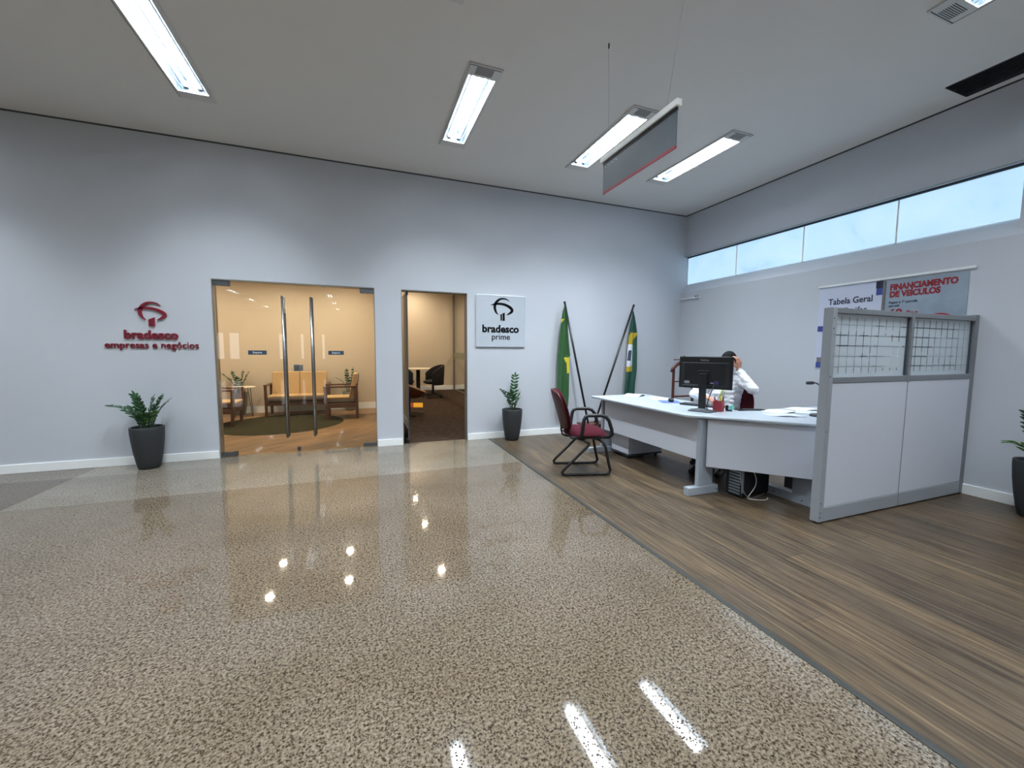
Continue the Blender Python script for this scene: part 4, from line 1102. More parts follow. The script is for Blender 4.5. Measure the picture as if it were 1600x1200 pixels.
# ------------------------------------------------------------------ flags
t = thing('flag_stand', 'low red brown wooden flag stand behind the visitor chair', 'flag stand', (3.38, 5.40, 0))
mb = MB(); mb.box(-.20, .20, -.10, .10, 0, .18); mb.build('block', M['brown_wood'], t, bevel=0.008)
mb = MB(); mb.box(-.22, .22, -.12, .12, .18, .20); mb.build('cap', M['brown_wood'], t, bevel=0.004)
def flag(label, foot, top, rows, mats, name='flag'):
    t = thing(name, label, 'flag', foot)
    f0, t0 = Vector(foot), Vector(top)
    mb = MB(); mb.tube([f0, t0], 0.0165, 12); mb.build('pole', M['black_metal'], t, world=True)
    mb = MB(); mb.ell(t0 + (t0 - f0).normalized() * 0.012, (0.020, 0.020, 0.020), 12, 8); mb.build('finial', M['black_metal'], t, world=True)
    return t
def cloth(t, name, outline, yc, folds, amp, zones, mats, thick=0.004, phase=0.0):
    """outline: list of (z, xl, xr) from top down; zones(u, z) -> material slot"""
    mb = MB(); n = 40
    zs = []
    for i in range(len(outline) - 1):
        a, b_ = outline[i], outline[i + 1]; k = max(1, int(abs(a[0] - b_[0]) / 0.012))
        for q in range(k): u = q / k; zs.append(tuple(a[j] + (b_[j] - a[j]) * u for j in range(3)))
    zs.append(outline[-1])
    vs = []
    for s_ in (0, 1):
        for z, xl, xr in zs:
            for k in range(n + 1):
                u = k / n; w_ = xr - xl
                y = yc + amp * min(1, w_ / 0.1) * math.cos(folds * PI * u + phase + 0.8 * math.sin(z * 3)) + (thick if s_ else 0)
                vs.append((xl + w_ * u, y, z))
    R_ = len(zs); N = R_ * (n + 1)
    for i in range(R_ - 1):
        for k in range(n):
            a = i * (n + 1) + k; q = (a, a + 1, a + n + 2, a + n + 1)
            sl = zones((k + .5) / n, zs[i][0])
            mb.slot = sl; mb.add([vs[j] for j in q], [(0, 1, 2, 3)], True); mb.add([vs[N + j] for j in reversed(q)], [(0, 1, 2, 3)], True)
    for i in range(R_ - 1):
        for k in (0, n):
            a = i * (n + 1) + k; mb.slot = 0; mb.add([vs[a], vs[a + n + 1], vs[N + a + n + 1], vs[N + a]], [(0, 1, 2, 3)], True)
    return mb.build(name, mats, t, world=True)
fl1 = flag('green flag hanging folded on the left leaning pole', (3.30, 5.40, 0.20), (2.960, 5.60, 2.055), None, None)
def z1(u, z):
    if 1.745 < z < 1.82 and u < 0.40 * (z - 1.745) / 0.075: return 1
    if 1.13 < z < 1.235 and u > 0.55 + (1.235 - z) * 2.4: return 1
    if 0.98 < z <= 1.13 and u > 0.80: return 1
    return 0
cloth(fl1, 'cloth', [(2.035, 2.953, 2.962), (1.93, 2.925, 2.972), (1.80, 2.905, 2.995), (1.60, 2.882, 3.01), (1.30, 2.862, 3.045), (1.255, 2.856, 3.055), (1.22, 2.858, 3.035), (0.95, 2.86, 3.045), (0.62, 2.85, 3.05), (0.45, 2.86, 3.04), (0.40, 2.90, 2.98)], 5.585, 3.2, 0.018, z1,
      [M['flag_green'], M['flag_yellow']])
fl2 = flag('bottle green and yellow flag with white disc on the right leaning pole', (3.42, 5.40, 0.20), (4.235, 5.60, 2.065), None, None)
def z2(u, z):
    if u > 0.60 and z > 0.96 and z < 1.61 - 0.25 * (1 - u): return 0
    if 1.28 > z > 0.98 or 1.63 > z > 1.28:
        if z < 1.60 - 0.03 * u:
            cz = 1.26
            d = math.hypot((u - 0.15) * 0.22, (z - cz))
            if d < 0.19:
                if abs(z - 1.26) < 0.085 and abs(u - 0.18 - 0.25 * (z - 1.26)) < 0.13: return 3
                return 2
            if z > 0.985: return 1
    if 1.565 < z < 1.635 and u > 0.1: return 1
    return 0
cloth(fl2, 'cloth', [(1.995, 4.226, 4.234), (1.90, 4.215, 4.262), (1.75, 4.195, 4.29), (1.63, 4.178, 4.312), (1.45, 4.165, 4.318), (1.25, 4.150, 4.325), (1.02, 4.135, 4.335), (0.80, 4.115, 4.318), (0.62, 4.10, 4.315), (0.48, 4.12, 4.30), (0.43, 4.15, 4.25)], 5.60, 3.0, 0.018, z2,
      [M['flag_dark_green'], M['flag_gold'], M['flag_white'], M['grid_dark']], phase=1.0)

# ------------------------------------------------------------------ reception desk
DZ = 0.74
t = thing('reception_desk', 'pale L-shaped reception desk with grey modesty panels and T legs', 'desk', (3.3, 3.3, 0))
mb = MB(); mb.prism([(2.80, 2.885), (2.80, 4.52), (3.63, 4.52), (3.63, 3.30), (3.56, 3.06), (3.50, 2.95)], DZ - 0.026, DZ); mb.build('side_top', M['desk_top'], t, world=True, bevel=0.009, segs=3)
mb = MB(); mb.prism([(2.802, 2.882), (3.50, 2.945), (3.75, 2.905), (5.30, 2.87), (5.30, 2.06), (3.555, 2.06), (3.47, 2.15)], DZ - 0.026, DZ); mb.build('corner_top', M['desk_top'], t, world=True, bevel=0.009, segs=3)
mb = MB(); mb.box(2.945, 2.965, 2.865, 4.42, 0.305, 0.705); mb.build('modesty_panel', M['panel_grey'], t, world=True, bevel=0.002)
e = Vector((0.676, -0.737, 0)); nrm_ = Vector((0.737, 0.676, 0)); a0 = Vector((2.955, 2.775, 0)); ln = 0.885
def strip_poly(a, b_, th):
    d = (b_ - a).normalized(); n_ = Vector((-d.y, d.x, 0)) * th
    return [(p.x, p.y) for p in (a, b_, b_ + n_, a + n_)]
mb = MB(); mb.prism(strip_poly(a0, a0 + e * ln, 0.018), 0.265, 0.705); mb.build('modesty_panel', M['panel_grey'], t, world=True, bevel=0.002)
# T legs
def tleg(board, foot, post=None):
    mb = MB(); mb.box(*board); mb.box(*foot)
    if post: mb.box(*post)
    return mb.build('leg', M['desk_leg'], t, world=True, bevel=0.004)
tleg((2.925, 3.07, 2.800, 2.835, 0.07, 0.705), (2.775, 3.13, 2.785, 2.85, 0.0, 0.075), (2.895, 2.93, 2.795, 2.84, 0.075, 0.705))
tleg((2.96, 3.10, 4.455, 4.485, 0.07, 0.705), (2.735, 3.25, 4.44, 4.50, 0.0, 0.07), (2.935, 2.965, 4.45, 4.49, 0.07, 0.705))
tleg((3.575, 3.605, 2.19, 2.40, 0.07, 0.705), (3.56, 3.62, 2.17, 2.68, 0.0, 0.075))
tleg((5.20, 5.235, 2.20, 2.42, 0.07, 0.705), (5.19, 5.25, 2.12, 2.80, 0.0, 0.075))
mb = MB(); mb.box(3.58, 3.60, 2.40, 2.475, 0.10, 0.50); mb.build('cable_cover', M['dark_grey'], t, world=True)
mb = MB()
for p in ((3.11, 2.785, 0.035), (3.56, 2.30, 0.035), (3.56, 2.55, 0.035)): mb.ell(p, (0.006, 0.006, 0.006), 10, 6)
mb.build('screws', M['black_metal'], t, world=True)

t = thing('drawer_pedestal', 'low grey drawer pedestal on casters under the left end of the desk', 'cabinet', (3.30, 4.23, 0))
mb = MB(); mb.box(3.05, 3.55, 4.045, 4.40, 0.055, 0.60); mb.build('body', M['panel_grey'], t, world=True, bevel=0.003)
mb = MB(); mb.box(3.045, 3.555, 4.040, 4.405, 0.035, 0.055); mb.build('plinth', M['dark_grey'], t, world=True)
for k in range(3):
    mb = MB(); mb.box(3.551, 3.566, 4.055, 4.39, 0.07 + k * 0.177, 0.24 + k * 0.177); d_ = mb.build('drawer', M['desk_leg'], t, world=True, bevel=0.002)
    mb = MB(); mb.box(3.566, 3.58, 4.17, 4.27, 0.145 + k * 0.177, 0.155 + k * 0.177); h_ = mb.build('handle', M['chrome'], t, world=True); h_.parent = d_
for x, y in ((3.10, 4.09), (3.50, 4.09), (3.10, 4.35), (3.50, 4.35)):
    mb = MB(); mb.tube([(x - 0.01, y, 0.018), (x + 0.01, y, 0.018)], 0.018, 12); mb.build('caster', M['black_plastic'], t, world=True)

# ------------------------------------------------------------------ partition screen
PY0, PY1 = 1.985, 2.043
t = thing('partition_screen', 'grey office partition with two printed glass panes beside the desk', 'partition', (4.29, 2.014, 0))
xa, xm, xb = 3.272, 4.292, 5.312
for x0, x1, zt in ((xa, xa + 0.052, 1.657), (xm - 0.020, xm + 0.020, 1.657), (xb - 0.062, xb - 0.002, 1.672)):
    mb = MB(); mb.box(x0, x1, PY0 - 0.004, PY1 + 0.004, 0.012, zt) if x0 != xm - 0.020 else mb.box(x0, x1, PY0 - 0.004, PY1 + 0.004, 1.085, zt)
    mb.build('post', M['aluminium'] if x0 != xa else M['kick'], t, world=True, bevel=0.003)
mb = MB(); mb.box(xm - 0.006, xm + 0.006, PY0 + 0.001, PY1 - 0.001, 0.012, 1.085); mb.build('joint_strip', M['aluminium'], t, world=True)
for x0, x1 in ((xa + 0.052, xm - 0.006), (xm + 0.006, xb - 0.062)):
    mb = MB(); mb.box(x0, x1, PY0, PY1, 0.125, 1.088); mb.build('panel', M['panel_grey'], t, world=True, bevel=0.002)
    mb = MB(); mb.box(x0, x1, PY0 - 0.003, PY1 + 0.003, 0.012, 0.122); mb.build('kick_plate', M['kick'], t, world=True, bevel=0.003)
    mb = MB()
    a, b_ = (x0, x1 - 0.014) if x0 < 4 else (x0 + 0.014, x1)
    mb.box(a, b_, PY0 - 0.003, PY1 + 0.003, 1.615, 1.655); mb.build('rail', M['aluminium'], t, world=True, bevel=0.004)
    mb = MB(); mb.box(a, b_, PY0 - 0.003, PY1 + 0.003, 1.088, 1.135); mb.build('rail', M['aluminium'], t, world=True, bevel=0.004)
    mb = MB(); mb.box(a + 0.004, b_ - 0.004, PY0 + 0.024, PY0 + 0.030, 1.135, 1.615); pn = mb.build('printed_pane', M['screen'], t, world=True)
    mb = MB(); mb.box(b_ - 0.014, b_ - 0.002, PY0 + 0.012, PY0 + 0.042, 1.135, 1.615); mb.build('inner_bead', M['dark_grey'], t, world=True)
    W_, Hh = b_ - a - 0.02, 0.48
    YP0, YP1 = PY0 + 0.0225, PY0 + 0.024
    dk, gr, rd, wh = MB(), MB(), MB(), MB()
    def hl(m_, r, u0, u1, w_): m_.box(a + 0.004 + u0 * W_, a + 0.004 + u1 * W_, YP0, YP1, 1.615 - r * 0.08 - w_ / 2, 1.615 - r * 0.08 + w_ / 2)
    def vl(m_, c, r0, r1, w_): m_.box(a + 0.004 + c * W_ / 10 - w_ / 2, a + 0.004 + c * W_ / 10 + w_ / 2, YP0, YP1, 1.615 - r1 * 0.08, 1.615 - r0 * 0.08)
    if x0 < 4:
        for r in range(1, 6): hl(gr, r, 0.0, 0.72 if r in (4, 5) else 0.92, 0.0022)
        hl(dk, 2, 0.0, .18, .006); hl(dk, 2, .35, .46, .006); hl(dk, 3, .06, .20, .007); hl(dk, 3, .20, .47, .004); hl(dk, 1, .55, .66, .004); hl(dk, 1, .92, 1, .005)
        hl(dk, 2, .55, .60, .005); hl(dk, 3, .55, .60, .004); hl(dk, 4, .37, .46, .006); hl(dk, 4, .55, .59, .004); hl(dk, 5, .55, .60, .004); hl(rd, 2, .77, .85, .005); hl(dk, 2, .85, 1, .006)
        hl(dk, 3, .95, .99, .006); hl(wh, 4, .66, .95, .003); hl(wh, 3, .90, .95, .004)
        for c in range(1, 10): vl(gr, c, 0.35, 5.7 if c < 7 else 1.4, 0.002)
        for c, r0, r1, w_ in ((1, .3, .8, .003), (2, .3, .8, .003), (3, .3, .8, .003), (1, 1.7, 3.2, .005), (2, 1.6, 2.1, .005), (3, 1.6, 2.1, .005), (4, 1.6, 3.1, .005), (2, 2.2, 3.1, .003), (3, 2.2, 3.1, .003), (4, 3.7, 4.2, .005), (5, 3.1, 3.7, .005), (6, .3, 1.9, .004), (7, .3, .9, .003), (8, 1.8, 2.5, .005), (9, 1.4, 2.5, .005), (3, 4.4, 4.8, .003), (5, 4.5, 4.9, .003), (7, 1.7, 1.9, .004)): vl(dk, c, r0, r1, w_)
        for c in range(1, 10): vl(dk, c, 5.2, 5.45, .004)
        vl(wh, 8, 3.0, 4.8, .002); vl(wh, 9, 3.0, 5.0, .002)
    else:
        for r in range(1, 6): hl(gr, r, 0.0, 1.0, 0.0022)
        hl(dk, 1, 0, .78, .005); hl(dk, 2, 0, .32, .006); hl(dk, 2, .60, .80, .005); hl(dk, 2, .36, .44, .003); hl(dk, 3, 0, .36, .006); hl(dk, 3, .6, .7, .003); hl(dk, 4, 0, .29, .006); hl(dk, 4, .66, .74, .005)
        hl(dk, 5, 0, .25, .005); hl(rd, 5, .02, .10, .005); hl(dk, 5, .56, .72, .006); hl(rd, 5, .72, .80, .005); hl(dk, 5, .3, .5, .003)
        for c in range(1, 10): vl(gr, c, 0.3, 5.6, 0.002)
        for c, r0, r1, w_ in ((1, .2, 5.6, .004), (2, .2, 3.5, .004), (2, 4.1, 5.6, .004), (3, .2, 1.0, .005), (3, 1.6, 1.8, .005), (3, 2.1, 3.8, .004), (4, .2, 1, .005), (4, 2, 2.7, .004), (5, .2, 1.8, .005), (6, .2, 2, .005), (7, .3, 2, .005), (3, 4.3, 4.8, .004), (4, 4.1, 4.8, .004), (5, 4.2, 4.7, .005), (6, 4.4, 5.6, .004), (7, 4.5, 5.5, .004), (8, 2.5, 4.8, .003), (8, 5, 5.6, .004)): vl(dk, c, r0, r1, w_)
    for m_, mt, nm in ((dk, 'grid_dark', 'dark_print'), (gr, 'grid_grey', 'grey_print'), (rd, 'poster_red', 'red_print'), (wh, 'white', 'white_print')):
        if m_.v:
            o = m_.build(nm, M[mt], t, world=True); o.parent = pn
mb = MB()
for z in (0.05, 0.085, 0.16, 0.72, 1.14, 1.50, 1.575): mb.ell((xa + 0.018, PY0 - 0.004, z), (0.005, 0.003, 0.005), 10, 6)
mb.build('screws', M['black_metal'], t, world=True)
mb = MB()
for x in (xa + 0.03, xm, xb - 0.04): mb.cyl((x, 2.014), 0.02, 0.0, 0.014, 16)
mb.build('levelling_feet', M['black_plastic'], t, world=True)

# ------------------------------------------------------------------ things on and under the desk
d2 = Vector((0.427, -0.905, 0)); n2_ = Vector((0.905, 0.427, 0))
ang = math.atan2(d2.y, d2.x)
t = thing('computer_monitor', 'black desktop monitor seen from behind on the desk corner', 'monitor', (3.150, 3.023, DZ), ang)
# local x along the screen (towards the partition), local y towards the user
mb = MB(); mb.box(-.25, .25, .0, .018, .220, .535); mb.build('bezel', M['black_plastic'], t, bevel=0.004)
mb = MB(); mb.prism([(-.235, .23), (.235, .23), (.235, .53), (-.235, .53)], -0.004, 0.0, axis='y')
mb.add([(-.235, 0, .235), (.235, 0, .235), (.235, 0, .478), (-.235, 0, .478), (-.19, -.022, .26), (.19, -.022, .26), (.19, -.022, .473), (-.19, -.022, .473)],
       [(4, 5, 6, 7), (0, 1, 5, 4), (1, 2, 6, 5), (2, 3, 7, 6), (3, 0, 4, 7), (0, 3, 2, 1)], False)
mb.build('back_housing', M['black_plastic'], t, bevel=0.003)
mb = MB(); mb.box(-.235, .235, .0182, .0192, .23, .525); mb.build('screen', M['screen_dark'], t)
mb = MB(); mb.box(-.032, .032, -.056, -.026, .012, .37); mb.box(-.05, .05, -.034, -.020, .29, .40); mb.build('stand_neck', M['black_plastic'], t, bevel=0.004)
mb = MB(); mb.prism([(-.125, .035), (-.105, -.115), (.105, -.115), (.125, .035)], 0.0, 0.010); mb.add([(-.105, .02, .010), (-.09, -.10, .010), (.09, -.10, .010), (.105, .02, .010), (-.035, -.03, .030), (-.03, -.06, .030), (.03, -.06, .030), (.035, -.03, .030)], [(4, 5, 6, 7), (0, 1, 5, 4), (1, 2, 6, 5), (2, 3, 7, 6), (3, 0, 4, 7), (0, 3, 2, 1)], False)
mb.build('stand_base', M['dark_grey'], t, bevel=0.003)
place(text_mb('ThinkVision', 0.080, 0.022, bold=0.015, depth=0.001), (-.045, -.004, .492)).build('badge_lettering', M['badge_grey'], t)
mb = MB(); mb.box(-.185, -.135, -.0235, -.0215, .268, .292); mb.box(.06, .09, -.0235, -.0215, .275, .285); mb.build('sticker', M['badge_grey'], t)
mb = MB(); mb.box(.095, .135, -.027, -.0215, .268, .300); mb.build('blue_plug', M['pen_blue'], t)
mb = MB(); mb.tube([(.10, -.026, .275), (.09, -.045, .22), (.06, -.05, .12), (.045, -.04, .04), (.05, .0, .012), (.06, .06, .008)], 0.004, 8); mb.build('cable', M['cable_black'], t)
def rotbox(cx, cy, sx, sy, z0, z1, ang_):
    mb = MB(); mb.obox((cx, cy, (z0 + z1) / 2), (sx, sy, z1 - z0), Matrix.Rotation(ang_, 4, 'Z')); return mb
t = thing('keyboard', 'black keyboard lying behind the monitor stand', 'keyboard', (3.42, 3.30, DZ), ang)
mb = MB(); mb.box(-.215, .215, -.068, .068, .001, .016); mb.build('case', M['black_plastic'], t, bevel=0.004)
mb = MB()
for r in range(5):
    for k in range(15): mb.box(-.205 + k * .0275, -.205 + k * .0275 + .023, -.06 + r * .0245, -.06 + r * .0245 + .020, .016, .021)
mb.build('keys', M['dark_grey'], t)
tag(rotbox(3.345, 3.70, 0.22, 0.26, DZ, DZ + 0.003, -0.5).build('mouse_pad', M['folder_blue']), 'blue mouse pad under the black mouse', 'mouse pad')
t = tag(MB().ell((3.345, 3.68, DZ + 0.0235), (0.033, 0.058, 0.020), 20, 12, Matrix.Rotation(-0.6, 4, 'Z')).build('computer_mouse', M['black_plastic']), 'black computer mouse on the blue pad', 'mouse')
# sheets of paper
def sheet(label, cx, cy, sx, sy, a_, z, mat='paper', curl=0.0, cat='paper', group=None):
    mb = MB(); n = 10; vs = []; fs = []; R = Matrix.Rotation(a_, 3, 'Z')
    for s_ in (0, 1):
        for i in range(n + 1):
            for k in range(3):
                u = i / n; x = (u - .5) * sx; y = (k / 2 - .5) * sy
                zz = z + curl * max(0, math.sin(PI * u)) ** 2 + s_ * 0.0012
                vs.append(R @ Vector((x, y, 0)) + Vector((cx, cy, zz)))
    N = (n + 1) * 3
    for i in range(n):
        for k in range(2):
            a = i * 3 + k; q = (a, a + 1, a + 4, a + 3); fs.append(tuple(reversed(q))); fs.append(tuple(N + w_ for w_ in q))
        for k in (0, 2): fs.append((i * 3 + k, i * 3 + 3 + k, N + i * 3 + 3 + k, N + i * 3 + k))
    for i in (0, n): fs += [(i * 3, i * 3 + 1, N + i * 3 + 1, N + i * 3), (i * 3 + 1, i * 3 + 2, N + i * 3 + 2, N + i * 3 + 1)]
    mb.add(vs, fs, True)
    return tag(mb.build('paper_sheet', M[mat]), label, cat, group)
sheet('curled white paper sheet at the far left end of the desk', 3.36, 4.36, 0.30, 0.21, 0.5, DZ, curl=0.022)
sheet('flat white paper sheet beside the mouse pad', 3.43, 3.98, 0.30, 0.21, 1.2, DZ, curl=0.004)
sheet('nearest printed form on the right wing of the desk', 3.65, 2.57, 0.30, 0.20, -0.55, DZ, 'paper_grey', curl=0.009)
sheet('printed form overlapping the nearest form on the desk wing', 3.84, 2.74, 0.32, 0.21, 0.1, DZ + 0.0015, 'paper', curl=0.009)
sheet('printed form in the middle of the desk wing', 4.06, 2.60, 0.30, 0.21, 0.35, DZ + 0.003, 'paper_grey', curl=0.009)
sheet('white form near the book stack on the desk wing', 4.20, 2.76, 0.30, 0.20, -0.1, DZ + 0.0045, 'paper', curl=0.009)
# dark ruled heading on one of the forms
t = tag(rotbox(3.67, 2.895, 0.20, 0.075, DZ + 0.001, DZ + 0.012, -0.45).build('mobile_phone', M['black_plastic'], bevel=0.004), 'flat black phone lying in front of the seated person', 'phone')
t = tag(rotbox(3.545, 2.90, 0.13, 0.02, DZ + 0.001, DZ + 0.010, -0.1).build('marker_pen', M['black_plastic'], bevel=0.003), 'black marker lying beside the phone', 'pen')
# pen cup
t = thing('pen_cup', 'red mesh pen cup in front of the monitor', 'pen cup', (3.285, 2.965, DZ), ang)
mb = MB(); w_ = .040; hh = .098
for q in ((-w_, w_, -w_, -w_ + .003), (-w_, w_, w_ - .003, w_), (-w_, -w_ + .003, -w_, w_), (w_ - .003, w_, -w_, w_)): mb.box(*q, 0.0, hh)
mb.box(-w_, w_, -w_, w_, 0, .004); mb.build('cup', M['red_cup'], t)
mb = MB(); mb.box(-w_ - .002, w_ + .002, -w_ - .002, -w_ + .004, hh, hh + .004); mb.box(-w_ - .002, w_ + .002, w_ - .004, w_ + .002, hh, hh + .004); mb.box(-w_ - .002, -w_ + .004, -w_, w_, hh, hh + .004); mb.box(w_ - .004, w_ + .002, -w_, w_, hh, hh + .004); mb.build('rim', M['red_cup'], t)
for i, (px, py, tx, ty, h_, mt) in enumerate(((-.02, -.01, -.035, -.01, .145, 'pen_blue'), (.015, 0, .02, -.01, .150, 'yellow'), (-.005, .015, -.012, .02, .155, 'cable_white'), (.02, .02, .03, .03, .14, 'black_plastic'))):
    mb = MB(); mb.tube([(px, py, .006), (tx, ty, h_ - .02), (tx * 1.05, ty * 1.05, h_)], 1, 10, rs=[.006, .006 if mt != 'yellow' else .009, .005]); o = mb.build('pen', M[mt]); o.location = (3.285, 2.965, DZ); o.rotation_euler = (0, 0, ang)
    tag(o, ['dark blue pen', 'yellow highlighter', 'white pen', 'black pen'][i] + ' standing in the red mesh cup', 'pen')
t = thing('tape_dispenser', 'black and mint tape dispenser beside the red pen cup', 'tape dispenser', (3.385, 2.93, DZ), math.radians(-49))
mb = MB(); mb.box(-.03, .03, -.016, .018, 0, .014); mb.box(-.03, -.004, -.016, .018, .014, .058); mb.build('body', M['black_plastic'], t, bevel=0.004)
mb = MB(); mb.tube([(.022, -.018, .038), (.022, .012, .038)], .024, 24); mb.build('tape_roll', M['mint'], t)
# microphone
t = thing('desk_microphone', 'black gooseneck microphone on the desk next to the partition', 'microphone', (3.893, 2.424, DZ + 0.0005))
mb = MB(); mb.lathe([(0.0001, 0), (.062, 0), (.064, .006), (.058, .020), (.02, .026), (.0001, .026)]); mb.build('base', M['black_plastic'], t)
hd = Vector((-.936, .351, 0))
pts = [Vector((0, 0, .02)), Vector((0, 0, .12)), Vector((0.004, 0, .20)), Vector((0.006, 0, .255)), hd * .008 + Vector((0, 0, .288)), hd * .035 + Vector((0, 0, .305)), hd * .06 + Vector((0, 0, .306))]
mb = MB(); mb.tube(pts, 1, 10, rs=[.009, .009, .007, .006, .006, .006, .006]); mb.build('gooseneck', M['black_metal'], t)
mb = MB(); mb.tube([hd * .052 + Vector((0, 0, .306)), hd * .062 + Vector((0, 0, .306)), hd * .066 + Vector((0, 0, .306)), hd * .118 + Vector((0, 0, .305)), hd * .122 + Vector((0, 0, .305))], 1, 14, rs=[.008, .012, .015, .015, .012]); mb.build('microphone_head', M['black_plastic'], t)
# books
bz = DZ + 0.001
for i, (h_, mt, lab, a_) in enumerate(((.022, 'brown_wood', 'brown book at the bottom of the stack near the partition', .1), (.016, 'paper', 'white booklet second from the bottom of the stack', .16), (.014, 'tan_leather', 'tan covered booklet near the top of the stack', .05), (.018, 'paper', 'white booklet on top of the stack near the partition', .2))):
    t = thing('book', lab, 'book', (4.50, 2.60, bz), a_, None)
    mb = MB(); mb.box(-.13, .13, -.09, .09, .002, h_ - .002); mb.build('pages', M['paper'], t)
    mb = MB(); mb.box(-.134, .134, -.094, .094, 0, .002); mb.box(-.134, .134, -.094, .094, h_ - .002, h_); mb.box(-.134, .134, .090, .094, .002, h_ - .002); mb.build('cover', M[mt], t)
    bz += h_ + 0.0005
# computer tower and cables below
t = thing('computer_tower', 'black computer tower with silver front on the floor under the desk', 'computer', (3.37, 2.67, 0.0), 0.06)
mb = MB(); mb.box(-.17, .19, -.075, .085, 0.012, .40); mb.build('case', M['black_plastic'], t, bevel=0.006)
mb = MB(); mb.box(-.19, -.17, -.078, .088, 0.012, .402); mb.build('front_bezel', M['black_plastic'], t, bevel=0.006)
mb = MB()
for k in range(9): mb.box(-.194, -.1895, -.06, .05, .03 + k * .028, .046 + k * .028)
mb.build('front_grille', M['silver'], t)
mb = MB(); mb.box(-.193, -.169, -.082, -.074, .05, .36); mb.build('silver_edge', M['silver'], t, bevel=.002)
mb = MB()
for x, y in ((-.15, -.06), (-.15, .07), (.17, -.06), (.17, .07)): mb.cyl((x, y), .012, 0, .013, 12)
mb.build('feet', M['black_plastic'], t)
tag(MB().tube(catmull([(3.30, 2.58, .40), (3.305, 2.575, .27), (3.345, 2.57, .17), (3.33, 2.565, .10), (3.245, 2.56, .02), (3.24, 2.55, .005), (3.29, 2.50, .005), (3.35, 2.475, .005), (3.40, 2.49, .005), (3.425, 2.515, .005)], 5), .0042, 8).build('loose_cable', M['cable_white']), 'white loose cable end curling on the wood floor under the desk', 'cable')
tag(MB().tube(catmull([(3.17, 2.585, .36), (3.16, 2.575, .18), (3.19, 2.555, .06), (3.27, 2.56, .006), (3.40, 2.57, .006), (3.52, 2.62, .006), (3.66, 2.80, .006)], 5), .0042, 8).build('floor_cable', M['silver']), 'grey blue cable running along the floor beside the tower', 'cable')
tag(MB().tube(catmull([(3.50, 2.86, .70), (3.58, 2.95, .30), (3.66, 2.88, .10), (3.72, 2.75, .16), (3.74, 2.70, .40), (3.74, 2.70, .70)], 6), .004, 8).build('hanging_cable', M['cable_black']), 'black cable hanging in a loop behind the tower', 'cable')

# ------------------------------------------------------------------ wooden valet stand behind the desk
t = thing('valet_stand', 'red brown wooden valet stand behind the monitor near the corner', 'valet stand', (4.485, 4.70, 0))
for sx in (-.185, .185):
    mb = MB(); mb.box(sx - .016, sx + .016, -.014, .014, 0.03, 1.09); mb.build('post', M['brown_wood'], t, bevel=0.004)
    mb = MB(); mb.prism([(-.16, 0), (.16, 0), (.16, .02), (.02, .045), (-.02, .045), (-.16, .02)], sx - .018, sx + .018, axis='x'); mb.build('foot', M['brown_wood'], t, bevel=0.004)
mb = MB(); pts = []
up_ = [(-.225, 1.055), (-.20, 1.105), (-.14, 1.155), (-.07, 1.185), (0, 1.195), (.07, 1.185), (.14, 1.155), (.20, 1.105), (.225, 1.055)]
lo_ = [(.19, 1.065), (.15, 1.10), (.08, 1.13), (0, 1.14), (-.08, 1.13), (-.15, 1.10), (-.19, 1.065)]
allp = up_ + lo_
mid = [Vector((x, z)) for x, z in up_]
mb.tube([(x, 0, (z - .03)) for x, z in up_], 1, 12, rs=[.020, .026, .028, .028, .028, .028, .028, .026, .020]); mb.build('hanger_yoke', M['brown_wood'], t)
mb = MB(); mb.tube([(-.215, -.03, 1.205), (.215, -.03, 1.205)], .008, 10); mb.tube([(0, -.03, 1.205), (0, -.005, 1.18)], .007, 8); mb.build('tie_bar', M['brown_wood'], t)
mb = MB(); mb.tube([(-.02, -.015, 1.185), (-.02, -.02, 1.245), (-.02, -.02, 1.262)], 1, 12, rs=[.009, .010, .018]); mb.build('peg', M['brown_wood'], t)
mb = MB()
for z in (.66, .88): mb.tube([(-.185, 0, z), (.185, 0, z)], .009 if z > .7 else .014, 10)
mb.tube([(-.185, 0, .20), (.185, 0, .20)], .010, 10)
mb.build('cross_bars', M['brown_wood'], t)

# ------------------------------------------------------------------ seated person and chair
cr_ang = math.radians(101.5)
task_chair('desk_chair', 'dark maroon swivel chair behind the seated person', (3.815, 3.405, 0), cr_ang, M['maroon'], M['maroon'], arms=False, back_h=(0.50, 0.915), bw=0.245, base_rot=0.6)

PF = Vector((-.905, -.427, 0)); PL = Vector((.427, -.905, 0)); PT = Vector((3.885, 3.435, 0))
def P(f, l, z): return PT + PF * f + PL * l + Vector((0, 0, z))
PR = Matrix(((PF.x, PL.x, 0, 0), (PF.y, PL.y, 0, 0), (0, 0, 1, 0), (0, 0, 0, 1)))    # x forward, y left
def remesh(mb, name, mats, parent, vox, smooth=6, world=True, slots=None):
    inv = Matrix.Translation(parent.location).inverted()
    mb.v = [inv @ p for p in mb.v]
    me = mb.mesh(name); o = bpy.data.objects.new(name, me); COL.objects.link(o)
    r = o.modifiers.new('r', 'REMESH'); r.mode = 'VOXEL'; r.voxel_size = vox; r.use_smooth_shade = True
    s = o.modifiers.new('s', 'SMOOTH'); s.factor = 0.5; s.iterations = smooth
    dg = bpy.context.evaluated_depsgraph_get(); dg.update()
    m2 = bpy.data.meshes.new_from_object(o.evaluated_get(dg))
    o.modifiers.clear(); o.data = m2; m2.name = name
    for p in m2.polygons: p.use_smooth = True
    m2.materials.clear()
    for m in mats: m2.materials.append(m)
    o.parent = parent
    return o
person = thing('person', 'seated person in a white shirt holding a hand to the ear behind the monitor', 'person', tuple(PT))
HC = P(0.02, 0.0, 1.205) + Vector((.036, -.013, 0))                        # centre of the head
tilt = Matrix.Rotation(0.20, 4, PL)             # bowed slightly
turn = Matrix.Rotation(0.12, 4, 'Z')
